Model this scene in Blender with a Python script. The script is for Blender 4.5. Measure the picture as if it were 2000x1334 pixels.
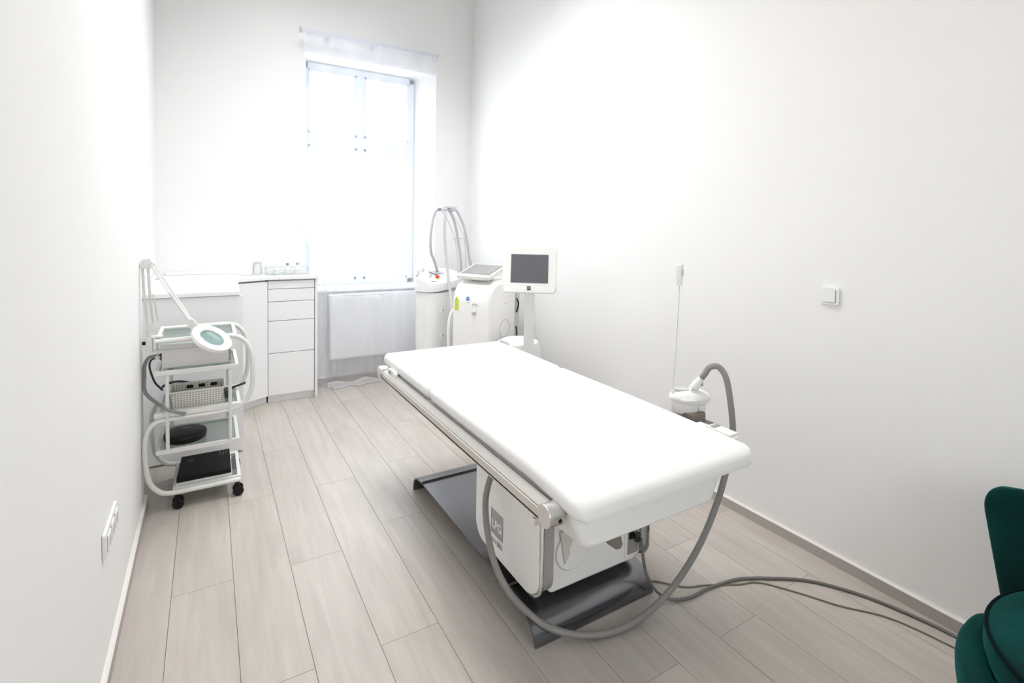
import bpy, bmesh, math, random
from mathutils import Vector, Matrix
random.seed(7)
C = bpy.context.scene.collection
for o in list(bpy.data.objects): bpy.data.objects.remove(o)
scn = bpy.context.scene
PI = math.pi

# ------------------------------------------------------------------ camera
cam_d = bpy.data.cameras.new('camera'); cam = bpy.data.objects.new('camera', cam_d); C.objects.link(cam)
R = ((0.8590, -0.5116, 0.0193), (-0.0067, -0.0491, -0.9988), (0.5119, 0.8578, -0.0456))
mw = Matrix(((R[0][0], -R[1][0], -R[2][0], 0.2987), (R[0][1], -R[1][1], -R[2][1], 0.0),
             (R[0][2], -R[1][2], -R[2][2], 1.5), (0, 0, 0, 1)))
cam.matrix_world = mw
cam_d.sensor_width = 36; cam_d.sensor_fit = 'HORIZONTAL'
cam_d.lens = 995.436/2000*36
cam_d.shift_x = 0.0; cam_d.shift_y = -(667-491.2)/2000
cam_d.clip_start = 0.02
scn.camera = cam

# ------------------------------------------------------------------ world, exposure, lamps
w = bpy.data.worlds.new('sky'); scn.world = w; w.use_nodes = True
wn = w.node_tree.nodes; wl = w.node_tree.links
bg = wn['Background']; bg.inputs[0].default_value = (0.955, 0.985, 1.0, 1); bg.inputs[1].default_value = 6.6
scn.view_settings.view_transform = 'Standard'; scn.view_settings.look = 'None'
scn.view_settings.gamma = 1.0; scn.view_settings.exposure = 0.14
scn.view_settings.use_curve_mapping = False

ROOM_W = 2.74; BACK = 5.0; CEIL = 4.1; FRONT = -1.6; JOG = 3.24; LX = -0.06

def lamp(name, loc, sx, sy, power, col, parent=None):
    l = bpy.data.lights.new(name, 'AREA'); l.shape = 'RECTANGLE'; l.size = sx; l.size_y = sy
    l.energy = power; l.color = col; l.spread = math.radians(122)
    o = bpy.data.objects.new(name, l); C.objects.link(o); o.location = loc
    if parent: o.parent = parent
    return o

# ------------------------------------------------------------------ materials
MATS = {}
def mat(name, col, rough=0.5, metal=0.0, var=0.03, scale=30.0, bump=0.0, bscale=200.0, spec=0.5, trans=0.0, sheen=0.0, coat=0.0, stretch=None, alpha=1.0):
    if name in MATS: return MATS[name]
    m = bpy.data.materials.new(name); m.use_nodes = True
    nt = m.node_tree; n = nt.nodes; l = nt.links; p = n['Principled BSDF']
    p.inputs['Roughness'].default_value = rough; p.inputs['Metallic'].default_value = metal
    p.inputs['Specular IOR Level'].default_value = spec
    p.inputs['Transmission Weight'].default_value = trans
    p.inputs['Sheen Weight'].default_value = sheen
    p.inputs['Coat Weight'].default_value = coat
    p.inputs['Alpha'].default_value = alpha
    tc = n.new('ShaderNodeTexCoord'); mp = n.new('ShaderNodeMapping'); l.new(tc.outputs['Object'], mp.inputs['Vector'])
    if stretch: mp.inputs['Scale'].default_value = stretch
    nz = n.new('ShaderNodeTexNoise'); nz.inputs['Scale'].default_value = scale; nz.inputs['Detail'].default_value = 4
    l.new(mp.outputs[0], nz.inputs['Vector'])
    rp = n.new('ShaderNodeMix'); rp.data_type = 'RGBA'
    rp.inputs['A'].default_value = tuple(max(0, c*(1-var)) for c in col)+(1,)
    rp.inputs['B'].default_value = tuple(min(1, c*(1+var)) for c in col)+(1,)
    l.new(nz.outputs['Fac'], rp.inputs['Factor']); l.new(rp.outputs['Result'], p.inputs['Base Color'])
    if bump > 0:
        n2 = n.new('ShaderNodeTexNoise'); n2.inputs['Scale'].default_value = bscale; n2.inputs['Detail'].default_value = 3
        l.new(mp.outputs[0], n2.inputs['Vector'])
        b = n.new('ShaderNodeBump'); b.inputs['Strength'].default_value = bump; b.inputs['Distance'].default_value = 0.002
        l.new(n2.outputs['Fac'], b.inputs['Height']); l.new(b.outputs[0], p.inputs['Normal'])
    MATS[name] = m; return m

PAINT = mat('white_wall_paint', (0.915, 0.905, 0.895), 0.75, bump=0.12, bscale=90, var=0.01, scale=3)
CEILM = mat('ceiling_paint', (0.90, 0.89, 0.88), 0.8, var=0.01)
BASEB = mat('greige_baseboard', (0.47, 0.425, 0.395), 0.5, var=0.06, scale=12, stretch=(1, 0.1, 3))
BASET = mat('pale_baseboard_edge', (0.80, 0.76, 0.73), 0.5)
LAMI = mat('white_laminate', (0.92, 0.92, 0.925), 0.35, var=0.008)
LAMT = mat('white_worktop', (0.93, 0.93, 0.93), 0.3, var=0.008)
GAP = mat('cabinet_carcass', (0.62, 0.62, 0.62), 0.8)
VINYL = mat('white_upholstery', (0.93, 0.925, 0.915), 0.5, var=0.008, bump=0.05, bscale=500)
PLAS = mat('white_plastic', (0.91, 0.905, 0.895), 0.35, var=0.01)
CREAM = mat('cream_plastic', (0.91, 0.895, 0.87), 0.32, var=0.01, coat=0.2)
CREAM2 = mat('cream_rail_enamel', (0.66, 0.62, 0.57), 0.4, var=0.01)
GREYR = mat('grey_aluminium_rail', (0.40, 0.385, 0.36), 0.45, metal=0.3, var=0.02)
ALU = mat('brushed_aluminium', (0.72, 0.71, 0.70), 0.28, metal=1.0, var=0.03, scale=60)
CHROME = mat('chrome', (0.86, 0.86, 0.86), 0.08, metal=1.0, var=0.01)
STEEL = mat('dark_brushed_steel', (0.23, 0.232, 0.25), 0.27, metal=1.0, var=0.05, scale=40, stretch=(1, 30, 1))
PEARL = mat('pearl_grey_plastic', (0.46, 0.44, 0.425), 0.3, metal=0.25, var=0.01)
LGREY = mat('light_grey_plastic', (0.62, 0.62, 0.62), 0.4)
MGREY = mat('mid_grey_plastic', (0.33, 0.33, 0.33), 0.45)
HOSEM = mat('grey_corrugated_hose', (0.27, 0.26, 0.25), 0.42, var=0.05)
HOSEL = mat('pale_grey_hose', (0.56, 0.56, 0.58), 0.4)
BLACK = mat('black_plastic', (0.006, 0.006, 0.006), 0.42, spec=0.3)
BLACKB = mat('black_card', (0.006, 0.006, 0.006), 0.6, spec=0.2)
CABLEM = mat('grey_cable_rubber', (0.17, 0.165, 0.16), 0.5)
CABLEO = mat('olive_grey_cable', (0.20, 0.18, 0.14), 0.5)
CABLEK = mat('black_cable_rubber', (0.04, 0.045, 0.05), 0.4)
SCREEN = mat('dark_lcd_screen', (0.13, 0.13, 0.145), 0.22, var=0.02)
TSCREEN = mat('glossy_touch_screen', (0.30, 0.28, 0.28), 0.03, var=0.02, coat=0.6)
TEAL = None
ENAM = mat('white_enamel_tube', (0.80, 0.80, 0.77), 0.35, var=0.01)
GREYBOX = mat('grey_metal_housing', (0.68, 0.665, 0.66), 0.4, var=0.01)
RED = mat('red_button_plastic', (0.75, 0.05, 0.03), 0.35)
YEL = mat('yellow_button_base', (0.85, 0.72, 0.12), 0.4)
LIME = mat('lime_label', (0.66, 0.74, 0.02), 0.5)
BLUE = mat('blue_label', (0.04, 0.16, 0.45), 0.5)
WHITEL = mat('white_label', (0.88, 0.88, 0.9), 0.5)
GTEXT = mat('grey_print', (0.42, 0.42, 0.42), 0.6)
BROWN = mat('brown_grey_plastic', (0.22, 0.19, 0.165), 0.4)
SIGNG = mat('silver_logo_plate', (0.40, 0.38, 0.375), 0.35, metal=0.3)
RADI = mat('radiator_enamel', (0.92, 0.92, 0.92), 0.35, var=0.006)
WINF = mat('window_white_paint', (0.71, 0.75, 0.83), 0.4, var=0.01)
REVEAL = mat('window_reveal_paint', (0.9,0.9,0.9), 0.7, var=0.01)
FACAD = mat('facade_plaster', (0.78, 0.78, 0.76), 0.8, var=0.04, scale=2)
FACO = mat('facade_ornament', (0.60, 0.62, 0.64), 0.8, var=0.04, scale=2)
FACW = mat('facade_window_glass', (0.30, 0.38, 0.45), 0.2)
PAPER = mat('white_paper', (0.80, 0.78, 0.76), 0.7)
BASK = mat('cream_perforated_basket', (0.78, 0.76, 0.70), 0.45)

def velvet():
    m = bpy.data.materials.new('teal_velvet'); m.use_nodes = True
    nt = m.node_tree; n = nt.nodes; l = nt.links; p = n['Principled BSDF']
    p.inputs['Roughness'].default_value = 0.85; p.inputs['Specular IOR Level'].default_value = 0.15
    p.inputs['Sheen Weight'].default_value = 0.2; p.inputs['Sheen Roughness'].default_value = 0.45
    p.inputs['Sheen Tint'].default_value = (0.02, 0.55, 0.50, 1)
    tc = n.new('ShaderNodeTexCoord'); nz = n.new('ShaderNodeTexNoise'); nz.inputs['Scale'].default_value = 5; nz.inputs['Detail'].default_value = 3
    l.new(tc.outputs['Object'], nz.inputs['Vector'])
    cr = n.new('ShaderNodeValToRGB'); cr.color_ramp.elements[0].color = (0.0, 0.020, 0.018, 1); cr.color_ramp.elements[1].color = (0.0, 0.045, 0.041, 1)
    cr.color_ramp.elements[0].position = 0.35; cr.color_ramp.elements[1].position = 0.65
    l.new(nz.outputs['Fac'], cr.inputs[0]); l.new(cr.outputs[0], p.inputs['Base Color'])
    n2 = n.new('ShaderNodeTexNoise'); n2.inputs['Scale'].default_value = 700
    l.new(tc.outputs['Object'], n2.inputs['Vector'])
    b = n.new('ShaderNodeBump'); b.inputs['Strength'].default_value = 0.15; b.inputs['Distance'].default_value = 0.001
    l.new(n2.outputs['Fac'], b.inputs['Height']); l.new(b.outputs[0], p.inputs['Normal'])
    return m
TEAL = velvet()
PIPING = mat('dark_teal_piping', (0.0, 0.008, 0.01), 0.8, spec=0.1)

def sheer(name, tint, clear, soft=0.25):
    m = bpy.data.materials.new(name); m.use_nodes = True
    nt = m.node_tree; n = nt.nodes; l = nt.links; n.remove(n['Principled BSDF'])
    out = n['Material Output']
    tr = n.new('ShaderNodeBsdfTransparent'); tl = n.new('ShaderNodeBsdfTranslucent'); df = n.new('ShaderNodeBsdfDiffuse')
    tl.inputs[0].default_value = tint+(1,); df.inputs[0].default_value = tint+(1,)
    a = n.new('ShaderNodeMixShader'); a.inputs[0].default_value = 0.5; l.new(tl.outputs[0], a.inputs[1]); l.new(df.outputs[0], a.inputs[2])
    b = n.new('ShaderNodeMixShader')
    tc = n.new('ShaderNodeTexCoord'); wv = n.new('ShaderNodeTexWave'); wv.inputs['Scale'].default_value = 1.3; wv.inputs['Distortion'].default_value = 2.0
    wv.inputs['Detail'].default_value = 1
    l.new(tc.outputs['Object'], wv.inputs['Vector'])
    mr = n.new('ShaderNodeMapRange'); mr.inputs['To Min'].default_value = clear-0.03; mr.inputs['To Max'].default_value = clear+0.03
    l.new(wv.outputs['Fac'], mr.inputs['Value']); l.new(mr.outputs[0], b.inputs[0])
    l.new(a.outputs[0], b.inputs[1]); l.new(tr.outputs[0], b.inputs[2]); l.new(b.outputs[0], out.inputs[0])
    return m
SHEER = sheer('sheer_voile', (0.88, 0.90, 0.97), 0.70)

def pane_glass(name, tint, refl=0.08, rough=0.02):
    m = bpy.data.materials.new(name); m.use_nodes = True
    nt = m.node_tree; n = nt.nodes; l = nt.links; n.remove(n['Principled BSDF'])
    out = n['Material Output']
    tr = n.new('ShaderNodeBsdfTransparent'); gl = n.new('ShaderNodeBsdfGlossy'); gl.inputs['Roughness'].default_value = rough
    nz = n.new('ShaderNodeTexNoise'); nz.inputs['Scale'].default_value = 2.0
    mx = n.new('ShaderNodeMix'); mx.data_type = 'RGBA'
    mx.inputs['A'].default_value = tint+(1,); mx.inputs['B'].default_value = tuple(min(1, c*1.02) for c in tint)+(1,)
    l.new(nz.outputs['Fac'], mx.inputs['Factor']); l.new(mx.outputs['Result'], tr.inputs[0])
    fr = n.new('ShaderNodeFresnel'); fr.inputs[0].default_value = 1.45
    ad = n.new('ShaderNodeMath'); ad.operation = 'MULTIPLY_ADD'; ad.inputs[1].default_value = 0.45; ad.inputs[2].default_value = refl*0.3
    l.new(fr.outputs[0], ad.inputs[0])
    b = n.new('ShaderNodeMixShader'); l.new(ad.outputs[0], b.inputs[0]); l.new(tr.outputs[0], b.inputs[1]); l.new(gl.outputs[0], b.inputs[2])
    l.new(b.outputs[0], out.inputs[0]); return m
WGLASS = pane_glass('window_glass', (0.97, 0.985, 1.0))
SHELFG = pane_glass('frosted_shelf_glass', (0.84, 0.89, 0.87), 0.1, 0.15)
LENSG = pane_glass('green_tinted_lens', (0.86, 0.96, 0.94), 0.2, 0.06)
JARG = pane_glass('clear_jar_glass', (0.975, 0.985, 0.985), 0.05)

# ------------------------------------------------------------------ mesh helpers
class B:
    def __init__(s): s.bm = bmesh.new()
    def _fin(s, before, M):
        if M is not None:
            bmesh.ops.transform(s.bm, matrix=M, verts=[v for v in s.bm.verts if v not in before])
    def box(s, lo, hi, bev=0.0, seg=2, M=None):
        before = set(s.bm.verts)
        r = bmesh.ops.create_cube(s.bm, size=1.0)
        c = [(a+b)/2 for a, b in zip(lo, hi)]; d = [abs(b-a) for a, b in zip(lo, hi)]
        bmesh.ops.scale(s.bm, vec=d, verts=r['verts']); bmesh.ops.translate(s.bm, vec=c, verts=r['verts'])
        if bev > 0:
            bev = min(bev, min(d)*0.49)
            es = list({e for v in r['verts'] for e in v.link_edges})
            bmesh.ops.bevel(s.bm, geom=es, offset=bev, segments=seg, affect='EDGES', profile=0.5)
        s._fin(before, M); return s
    def ring(s, pts): return [s.bm.verts.new(p) for p in pts]
    def loft(s, rings, caps=True, closed=True, M=None):
        before = set(s.bm.verts)
        rr = [s.ring(r) for r in rings]; n = len(rr[0])
        for a, b in zip(rr, rr[1:]):
            for i in range(n if closed else n-1):
                j = (i+1) % n
                try: s.bm.faces.new((a[i], a[j], b[j], b[i]))
                except ValueError: pass
        if caps and closed:
            try: s.bm.faces.new(list(reversed(rr[0]))); s.bm.faces.new(rr[-1])
            except ValueError: pass
        s._fin(before, M); return s
    def tube(s, pts, r, seg=10, smooth=True, sub=6, caps=True, close=False, ribs=0, M=None):
        pts = [Vector(p) for p in pts]
        rad = r if isinstance(r, (list, tuple)) else [r]*len(pts)
        if smooth and len(pts) > 2: pts, rad = spline(pts, rad, sub, close)
        n = len(pts); rings = []; up = None
        for i in range(n):
            if close: t = (pts[(i+1) % n]-pts[i-1])
            else: t = pts[min(i+1, n-1)]-pts[max(i-1, 0)]
            if t.length < 1e-9: t = Vector((0, 0, 1))
            t.normalize()
            if up is None:
                up = Vector((0, 0, 1)) if abs(t.z) < 0.9 else Vector((1, 0, 0))
            u = up-t*up.dot(t); u.normalize(); up = u; v = t.cross(u)
            rr = rad[i]*(1+(ribs if i % 2 else 0))
            rings.append([pts[i]+(u*math.cos(a)+v*math.sin(a))*rr for a in [2*PI*k/seg for k in range(seg)]])
        if close: rings.append(rings[0])
        before = set(s.bm.verts)
        s.loft(rings, caps=not close and caps)
        if close: bmesh.ops.remove_doubles(s.bm, verts=[v for v in s.bm.verts if v not in before], dist=1e-6)
        s._fin(before, M); return s
    def cyl(s, a, b, r, seg=24, r2=None, bev=0.0):
        a = Vector(a); b = Vector(b); r2 = r if r2 is None else r2
        if bev > 0:
            d = (b-a).normalized()
            return s.tube([a, a+d*bev*0.3, a+d*bev, b-d*bev, b-d*bev*0.3, b], [r-bev, r-bev*0.3, r, r2, r2-bev*0.3, r2-bev], seg, smooth=False)
        return s.tube([a, b], [r, r2], seg, smooth=False)
    def lathe(s, prof, c=(0, 0, 0), seg=32, M=None, sx=1.0, sy=1.0):
        rings = [[(c[0]+r*sx*math.cos(2*PI*k/seg), c[1]+r*sy*math.sin(2*PI*k/seg), c[2]+z) for k in range(seg)] for r, z in prof]
        return s.loft(rings, M=M)
    def prism(s, out, z0, z1, bev=0.0, seg=2, M=None):
        before = set(s.bm.verts)
        if sum(p[0]*q[1]-q[0]*p[1] for p, q in zip(out, out[1:]+out[:1])) < 0: out = list(reversed(out))
        if bev > 0:
            c = Vector((sum(p[0] for p in out)/len(out), sum(p[1] for p in out)/len(out)))
            def ins(d):
                n = len(out); res = []
                for i in range(n):
                    p0 = Vector(out[i-1][:2]); p1 = Vector(out[i][:2]); p2 = Vector(out[(i+1) % n][:2])
                    e1 = (p1-p0); e2 = (p2-p1)
                    if e1.length < 1e-9: e1 = e2
                    if e2.length < 1e-9: e2 = e1
                    n1 = Vector((-e1.y, e1.x)).normalized(); n2 = Vector((-e2.y, e2.x)).normalized()
                    m = n1+n2
                    if m.length < 1e-6: m = n1
                    m.normalize(); k = d/max(0.4, m.dot(n1)); res.append(p1+m*k)
                return res
            # quarter circle: inset = bev*(1-sin a), height = bev*(1-cos a)
            rings = [[(p.x, p.y, z0+bev*(1-math.cos(a))) for p in ins(bev*(1-math.sin(a)))] for a in [PI/2*i/seg for i in range(seg+1)]]
            top = [[(p.x, p.y, z1-bev*(1-math.cos(a))) for p in ins(bev*(1-math.sin(a)))] for a in [PI/2*i/seg for i in range(seg, -1, -1)]]
            s.loft(rings+top)
        else:
            s.loft([[(p[0], p[1], z0) for p in out], [(p[0], p[1], z1) for p in out]])
        s._fin(before, M); return s
    def grid(s, f, nu, nv):
        vs = [[s.bm.verts.new(f(i/nu, j/nv)) for i in range(nu+1)] for j in range(nv+1)]
        for j in range(nv):
            for i in range(nu): s.bm.faces.new((vs[j][i], vs[j][i+1], vs[j+1][i+1], vs[j+1][i]))
        return s
    def sphere(s, c, r, sx=1, sy=1, sz=1, M=None, seg=24):
        before = set(s.bm.verts)
        res = bmesh.ops.create_uvsphere(s.bm, u_segments=seg, v_segments=seg//2, radius=r)
        bmesh.ops.scale(s.bm, vec=(sx, sy, sz), verts=res['verts']); bmesh.ops.translate(s.bm, vec=c, verts=res['verts'])
        s._fin(before, M); return s

def spline(pts, rad, sub, close=False):
    n = len(pts); P = []; Rr = []
    rng = range(n) if close else range(n-1)
    for i in rng:
        if close: p0, p1, p2, p3 = pts[i-1], pts[i], pts[(i+1) % n], pts[(i+2) % n]; r1, r2 = rad[i], rad[(i+1) % n]
        else: p0, p1, p2, p3 = pts[max(i-1, 0)], pts[i], pts[i+1], pts[min(i+2, n-1)]; r1, r2 = rad[i], rad[i+1]
        for k in range(sub):
            t = k/sub; t2 = t*t; t3 = t2*t
            P.append(0.5*((2*p1)+(-p0+p2)*t+(2*p0-5*p1+4*p2-p3)*t2+(-p0+3*p1-3*p2+p3)*t3)); Rr.append(r1+(r2-r1)*t)
    if not close: P.append(pts[-1]); Rr.append(rad[-1])
    return P, Rr

def rr(w, h, r, n=5, cx=0, cy=0):
    out = []
    for (sx, sy, a0) in ((1, -1, -PI/2), (1, 1, 0), (-1, 1, PI/2), (-1, -1, PI)):
        for k in range(n+1):
            a = a0+PI/2*k/n; out.append((cx+sx*(w/2-r)+r*math.cos(a), cy+sy*(h/2-r)+r*math.sin(a)))
    return out
def sup(w, d, e=3.0, n=48, cx=0, cy=0):
    o = []
    for k in range(n):
        a = 2*PI*k/n; c = math.cos(a); s_ = math.sin(a)
        o.append((cx+w/2*math.copysign(abs(c)**(2/e), c), cy+d/2*math.copysign(abs(s_)**(2/e), s_)))
    return o
YZ = Matrix(((0, 0, 1, 0), (1, 0, 0, 0), (0, 1, 0, 0), (0, 0, 0, 1)))      # prism drawn in (y, z), extruded along x
XZ = Matrix(((1, 0, 0, 0), (0, 0, -1, 0), (0, 1, 0, 0), (0, 0, 0, 1)))     # prism drawn in (x, z), extruded along -y

OFF = {}
def obj(name, b, m, parent=None, flat=False, ang=38):
    bm = b.bm if isinstance(b, B) else b
    bmesh.ops.recalc_face_normals(bm, faces=bm.faces[:])
    top = parent
    while top is not None and top.parent is not None: top = top.parent
    if top is not None and top.name in OFF:
        bmesh.ops.translate(bm, vec=-Vector(OFF[top.name]), verts=bm.verts[:])
    a = math.radians(ang)
    for f in bm.faces: f.smooth = not flat
    for e in bm.edges:
        if len(e.link_faces) == 2 and e.calc_face_angle(0) > a: e.smooth = False
    me = bpy.data.meshes.new(name); bm.to_mesh(me); bm.free()
    me.materials.append(m)
    o = bpy.data.objects.new(name, me); C.objects.link(o)
    if not flat and ang == 38:
        wn_ = o.modifiers.new('weighted_normal', 'WEIGHTED_NORMAL'); wn_.keep_sharp = True; wn_.weight = 80
    if parent: o.parent = parent
    return o
def tag(o, label, cat, group=None):
    o['label'] = label; o['category'] = cat
    if group: o['group'] = group
    return o
def thing(name, label, cat, loc=(0, 0, 0), rotz=0, group=None, world=False):
    o = bpy.data.objects.new(name, None); C.objects.link(o); o.empty_display_size = 0.1
    o.location = loc; o.rotation_euler = (0, 0, rotz)
    if world: OFF[o.name] = loc
    return tag(o, label, cat, group)
def struct(name, b, m, parent=None, **k):
    o = obj(name, b, m, parent, **k)
    if parent is None: o['kind'] = 'structure'
    return o
def text(name, body, size, m, parent, M, extrude=0.0006, bold=True, sx=1.0):
    cu = bpy.data.curves.new(name, 'FONT'); cu.body = body; cu.size = size; cu.extrude = extrude
    cu.align_x = 'CENTER'; cu.align_y = 'CENTER'
    if bold: cu.offset = size*0.02
    t = bpy.data.objects.new(name, cu); C.objects.link(t)
    bpy.context.view_layer.update()
    dg = bpy.context.evaluated_depsgraph_get()
    me = bpy.data.meshes.new_from_object(t.evaluated_get(dg)); bpy.data.objects.remove(t)
    bm = bmesh.new(); bm.from_mesh(me); bpy.data.meshes.remove(me)
    bmesh.ops.transform(bm, matrix=M @ Matrix.Diagonal((sx, 1, 1, 1)), verts=bm.verts[:])
    return obj(name, bm, m, parent, flat=True)

# ================================================================== SETTING
# ---- floor: laid laminate planks with narrow joints
def floor_mat():
    m = bpy.data.materials.new('pale_oak_laminate'); m.use_nodes = True
    nt = m.node_tree; n = nt.nodes; l = nt.links; p = n['Principled BSDF']
    tc = n.new('ShaderNodeTexCoord')
    at = n.new('ShaderNodeAttribute'); at.attribute_name = 'plank'
    cb = n.new('ShaderNodeVectorMath'); cb.operation = 'MULTIPLY_ADD'; cb.inputs[1].default_value = (7, 13, 3)
    l.new(at.outputs['Color'], cb.inputs[0]); l.new(tc.outputs['Object'], cb.inputs[2])
    mp = n.new('ShaderNodeMapping'); mp.inputs['Scale'].default_value = (14, 0.9, 1); l.new(cb.outputs[0], mp.inputs['Vector'])
    nz = n.new('ShaderNodeTexNoise'); nz.inputs['Scale'].default_value = 2.2; nz.inputs['Detail'].default_value = 7; nz.inputs['Roughness'].default_value = 0.6; nz.inputs['Distortion'].default_value = 0.6
    l.new(mp.outputs[0], nz.inputs['Vector'])
    cr = n.new('ShaderNodeValToRGB'); e = cr.color_ramp.elements
    e[0].position = 0.25; e[0].color = (0.455, 0.405, 0.36, 1); e[1].position = 0.75; e[1].color = (0.565, 0.52, 0.478, 1)
    l.new(nz.outputs['Fac'], cr.inputs[0])
    mp2 = n.new('ShaderNodeMapping'); mp2.inputs['Scale'].default_value = (5, 1.6, 1); l.new(cb.outputs[0], mp2.inputs['Vector'])
    n2 = n.new('ShaderNodeTexNoise'); n2.inputs['Scale'].default_value = 1.5; n2.inputs['Detail'].default_value = 3; l.new(mp2.outputs[0], n2.inputs['Vector'])
    mr = n.new('ShaderNodeMapRange'); mr.inputs['From Min'].default_value = 0.3; mr.inputs['From Max'].default_value = 0.7; mr.inputs['To Min'].default_value = 0.94; mr.inputs['To Max'].default_value = 1.05
    l.new(n2.outputs['Fac'], mr.inputs['Value'])
    sx = n.new('ShaderNodeSeparateColor'); l.new(at.outputs['Color'], sx.inputs[0])
    m2 = n.new('ShaderNodeMapRange'); m2.inputs['To Min'].default_value = 0.97; m2.inputs['To Max'].default_value = 1.03; l.new(sx.outputs[0], m2.inputs['Value'])
    mu = n.new('ShaderNodeMath'); mu.operation = 'MULTIPLY'; l.new(mr.outputs[0], mu.inputs[0]); l.new(m2.outputs[0], mu.inputs[1])
    vm = n.new('ShaderNodeVectorMath'); vm.operation = 'SCALE'; l.new(cr.outputs[0], vm.inputs[0]); l.new(mu.outputs[0], vm.inputs['Scale'])
    l.new(vm.outputs[0], p.inputs['Base Color'])
    p.inputs['Roughness'].default_value = 0.36; p.inputs['Specular IOR Level'].default_value = 0.5
    bp = n.new('ShaderNodeBump'); bp.inputs['Strength'].default_value = 0.12; bp.inputs['Distance'].default_value = 0.001
    mp3 = n.new('ShaderNodeMapping'); mp3.inputs['Scale'].default_value = (120, 6, 1); l.new(cb.outputs[0], mp3.inputs['Vector'])
    n3 = n.new('ShaderNodeTexNoise'); n3.inputs['Scale'].default_value = 1.0; n3.inputs['Detail'].default_value = 3; l.new(mp3.outputs[0], n3.inputs['Vector'])
    l.new(n3.outputs['Fac'], bp.inputs['Height']); l.new(bp.outputs[0], p.inputs['Normal'])
    return m
PW = 0.21927; PX0 = 0.16174; PL = 1.285; G = 0.0009
joints = {0: 2.372, 1: 1.75, 2: 2.353, 3: 1.733, 4: 2.479, 5: 1.831, 6: 1.154, 7: 1.80, 8: 1.157, 9: 1.62, 10: 1.19, 11: 1.70, -1: 1.70, -2: 2.3}
bm = bmesh.new(); lay = bm.loops.layers.color.new('plank')
x_lo, x_hi = -0.12, ROOM_W+0.02
for r in range(-2, 12):
    xa = max(x_lo, PX0+r*PW+G); xb = min(x_hi, PX0+(r+1)*PW-G)
    if xb-xa < 0.01: continue
    y = joints[r]-PL*5
    while y < BACK:
        ya = max(FRONT-0.05, y+G*0.8); yb = min(BACK+0.05, y+PL-G*0.8)
        if yb > ya+0.01:
            col = (random.random(), random.random(), random.random(), 1)
            vs = [bm.verts.new(p) for p in ((xa, ya, 0), (xb, ya, 0), (xb, yb, 0), (xa, yb, 0), (xa, ya, -0.006), (xb, ya, -0.006), (xb, yb, -0.006), (xa, yb, -0.006))]
            for f in ((0, 1, 2, 3), (0, 4, 5, 1), (1, 5, 6, 2), (2, 6, 7, 3), (3, 7, 4, 0)):
                fc = bm.faces.new([vs[i] for i in f])
                for lp in fc.loops: lp[lay] = col
        y += PL
fl = struct('floor', bm, floor_mat(), flat=True)
fl.data.materials.append(mat('floor_joint', (0.30, 0.26, 0.23), 0.8))
bm = bmesh.new(); bm.from_mesh(fl.data)
vs = [bm.verts.new(p) for p in ((-0.2, FRONT-0.1, -0.005), (ROOM_W+0.1, FRONT-0.1, -0.005), (ROOM_W+0.1, BACK+0.1, -0.005), (-0.2, BACK+0.1, -0.005))]
f = bm.faces.new(vs); f.material_index = 1; f.normal_update()
if f.normal.z < 0: f.normal_flip()
bm.to_mesh(fl.data); bm.free()

# ---- walls
b = B(); b.prism([(0, FRONT-0.1), (0, JOG), (LX, JOG+0.012), (LX, BACK+0.4), (-0.25, BACK+0.4), (-0.25, FRONT-0.1)], -0.05, CEIL)
struct('wall_left', b, PAINT)
b = B(); b.box((ROOM_W, FRONT-0.1, -0.05), (ROOM_W+0.15, BACK+0.4, CEIL)); struct('wall_right', b, PAINT)
QX0, QX1, QZ0, QZ1 = 0.40, 1.75, 1.15, 2.45      # unseen window added behind the camera for frontal fill light
b = B(); b.box((-0.06, FRONT-0.15, -0.05), (QX0, FRONT, CEIL)); b.box((QX1, FRONT-0.15, -0.05), (ROOM_W, FRONT, CEIL))
b.box((QX0, FRONT-0.15, -0.05), (QX1, FRONT, QZ0)); b.box((QX0, FRONT-0.15, QZ1), (QX1, FRONT, CEIL)); struct('wall_front', b, PAINT)
b = B(); b.box((QX0, FRONT-0.10, QZ0), (QX0+0.05, FRONT-0.04, QZ1), 0.004); b.box((QX1-0.05, FRONT-0.10, QZ0), (QX1, FRONT-0.04, QZ1), 0.004)
b.box((QX0, FRONT-0.10, QZ0), (QX1, FRONT-0.04, QZ0+0.05), 0.004); b.box((QX0, FRONT-0.10, QZ1-0.05), (QX1, FRONT-0.04, QZ1), 0.004)
b.box(((QX0+QX1)/2-0.03, FRONT-0.10, QZ0), ((QX0+QX1)/2+0.03, FRONT-0.04, QZ1), 0.004)
w2 = struct('added_window', b, WINF)
for xa, xb in ((QX0+0.048, (QX0+QX1)/2-0.028), ((QX0+QX1)/2+0.028, QX1-0.048)):
    b = B(); b.box((xa, FRONT-0.074, QZ0+0.048), (xb, FRONT-0.066, QZ1-0.048)); obj('pane', b, WGLASS, w2)
b = B(); b.box((-0.25, FRONT-0.15, CEIL), (ROOM_W+0.15, BACK+0.4, CEIL+0.1)); struct('ceiling', b, CEILM)
WX0, WX1, WZ0, WZ1 = 1.07, 2.335, 0.90, 3.06
FY = 5.28                     # window frame plane
b = B()
b.box((LX, BACK, -0.05), (WX0, BACK+0.38, CEIL))
b.prism([(WX1, BACK), (ROOM_W, BACK), (ROOM_W, BACK+0.38), (2.19, BACK+0.38), (2.19, FY)], -0.05, CEIL)
b.box((WX0, BACK, WZ1), (WX1, BACK+0.38, CEIL))
b.box((WX0, BACK, -0.05), (WX1, BACK+0.38, WZ0-0.02))
struct('wall_back', b, PAINT)
# sill board
b = B(); b.box((WX0-0.03, BACK-0.045, WZ0-0.03), (WX1-0.02, FY, WZ0), 0.008)
struct('trim_1', b, LAMT)
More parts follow.
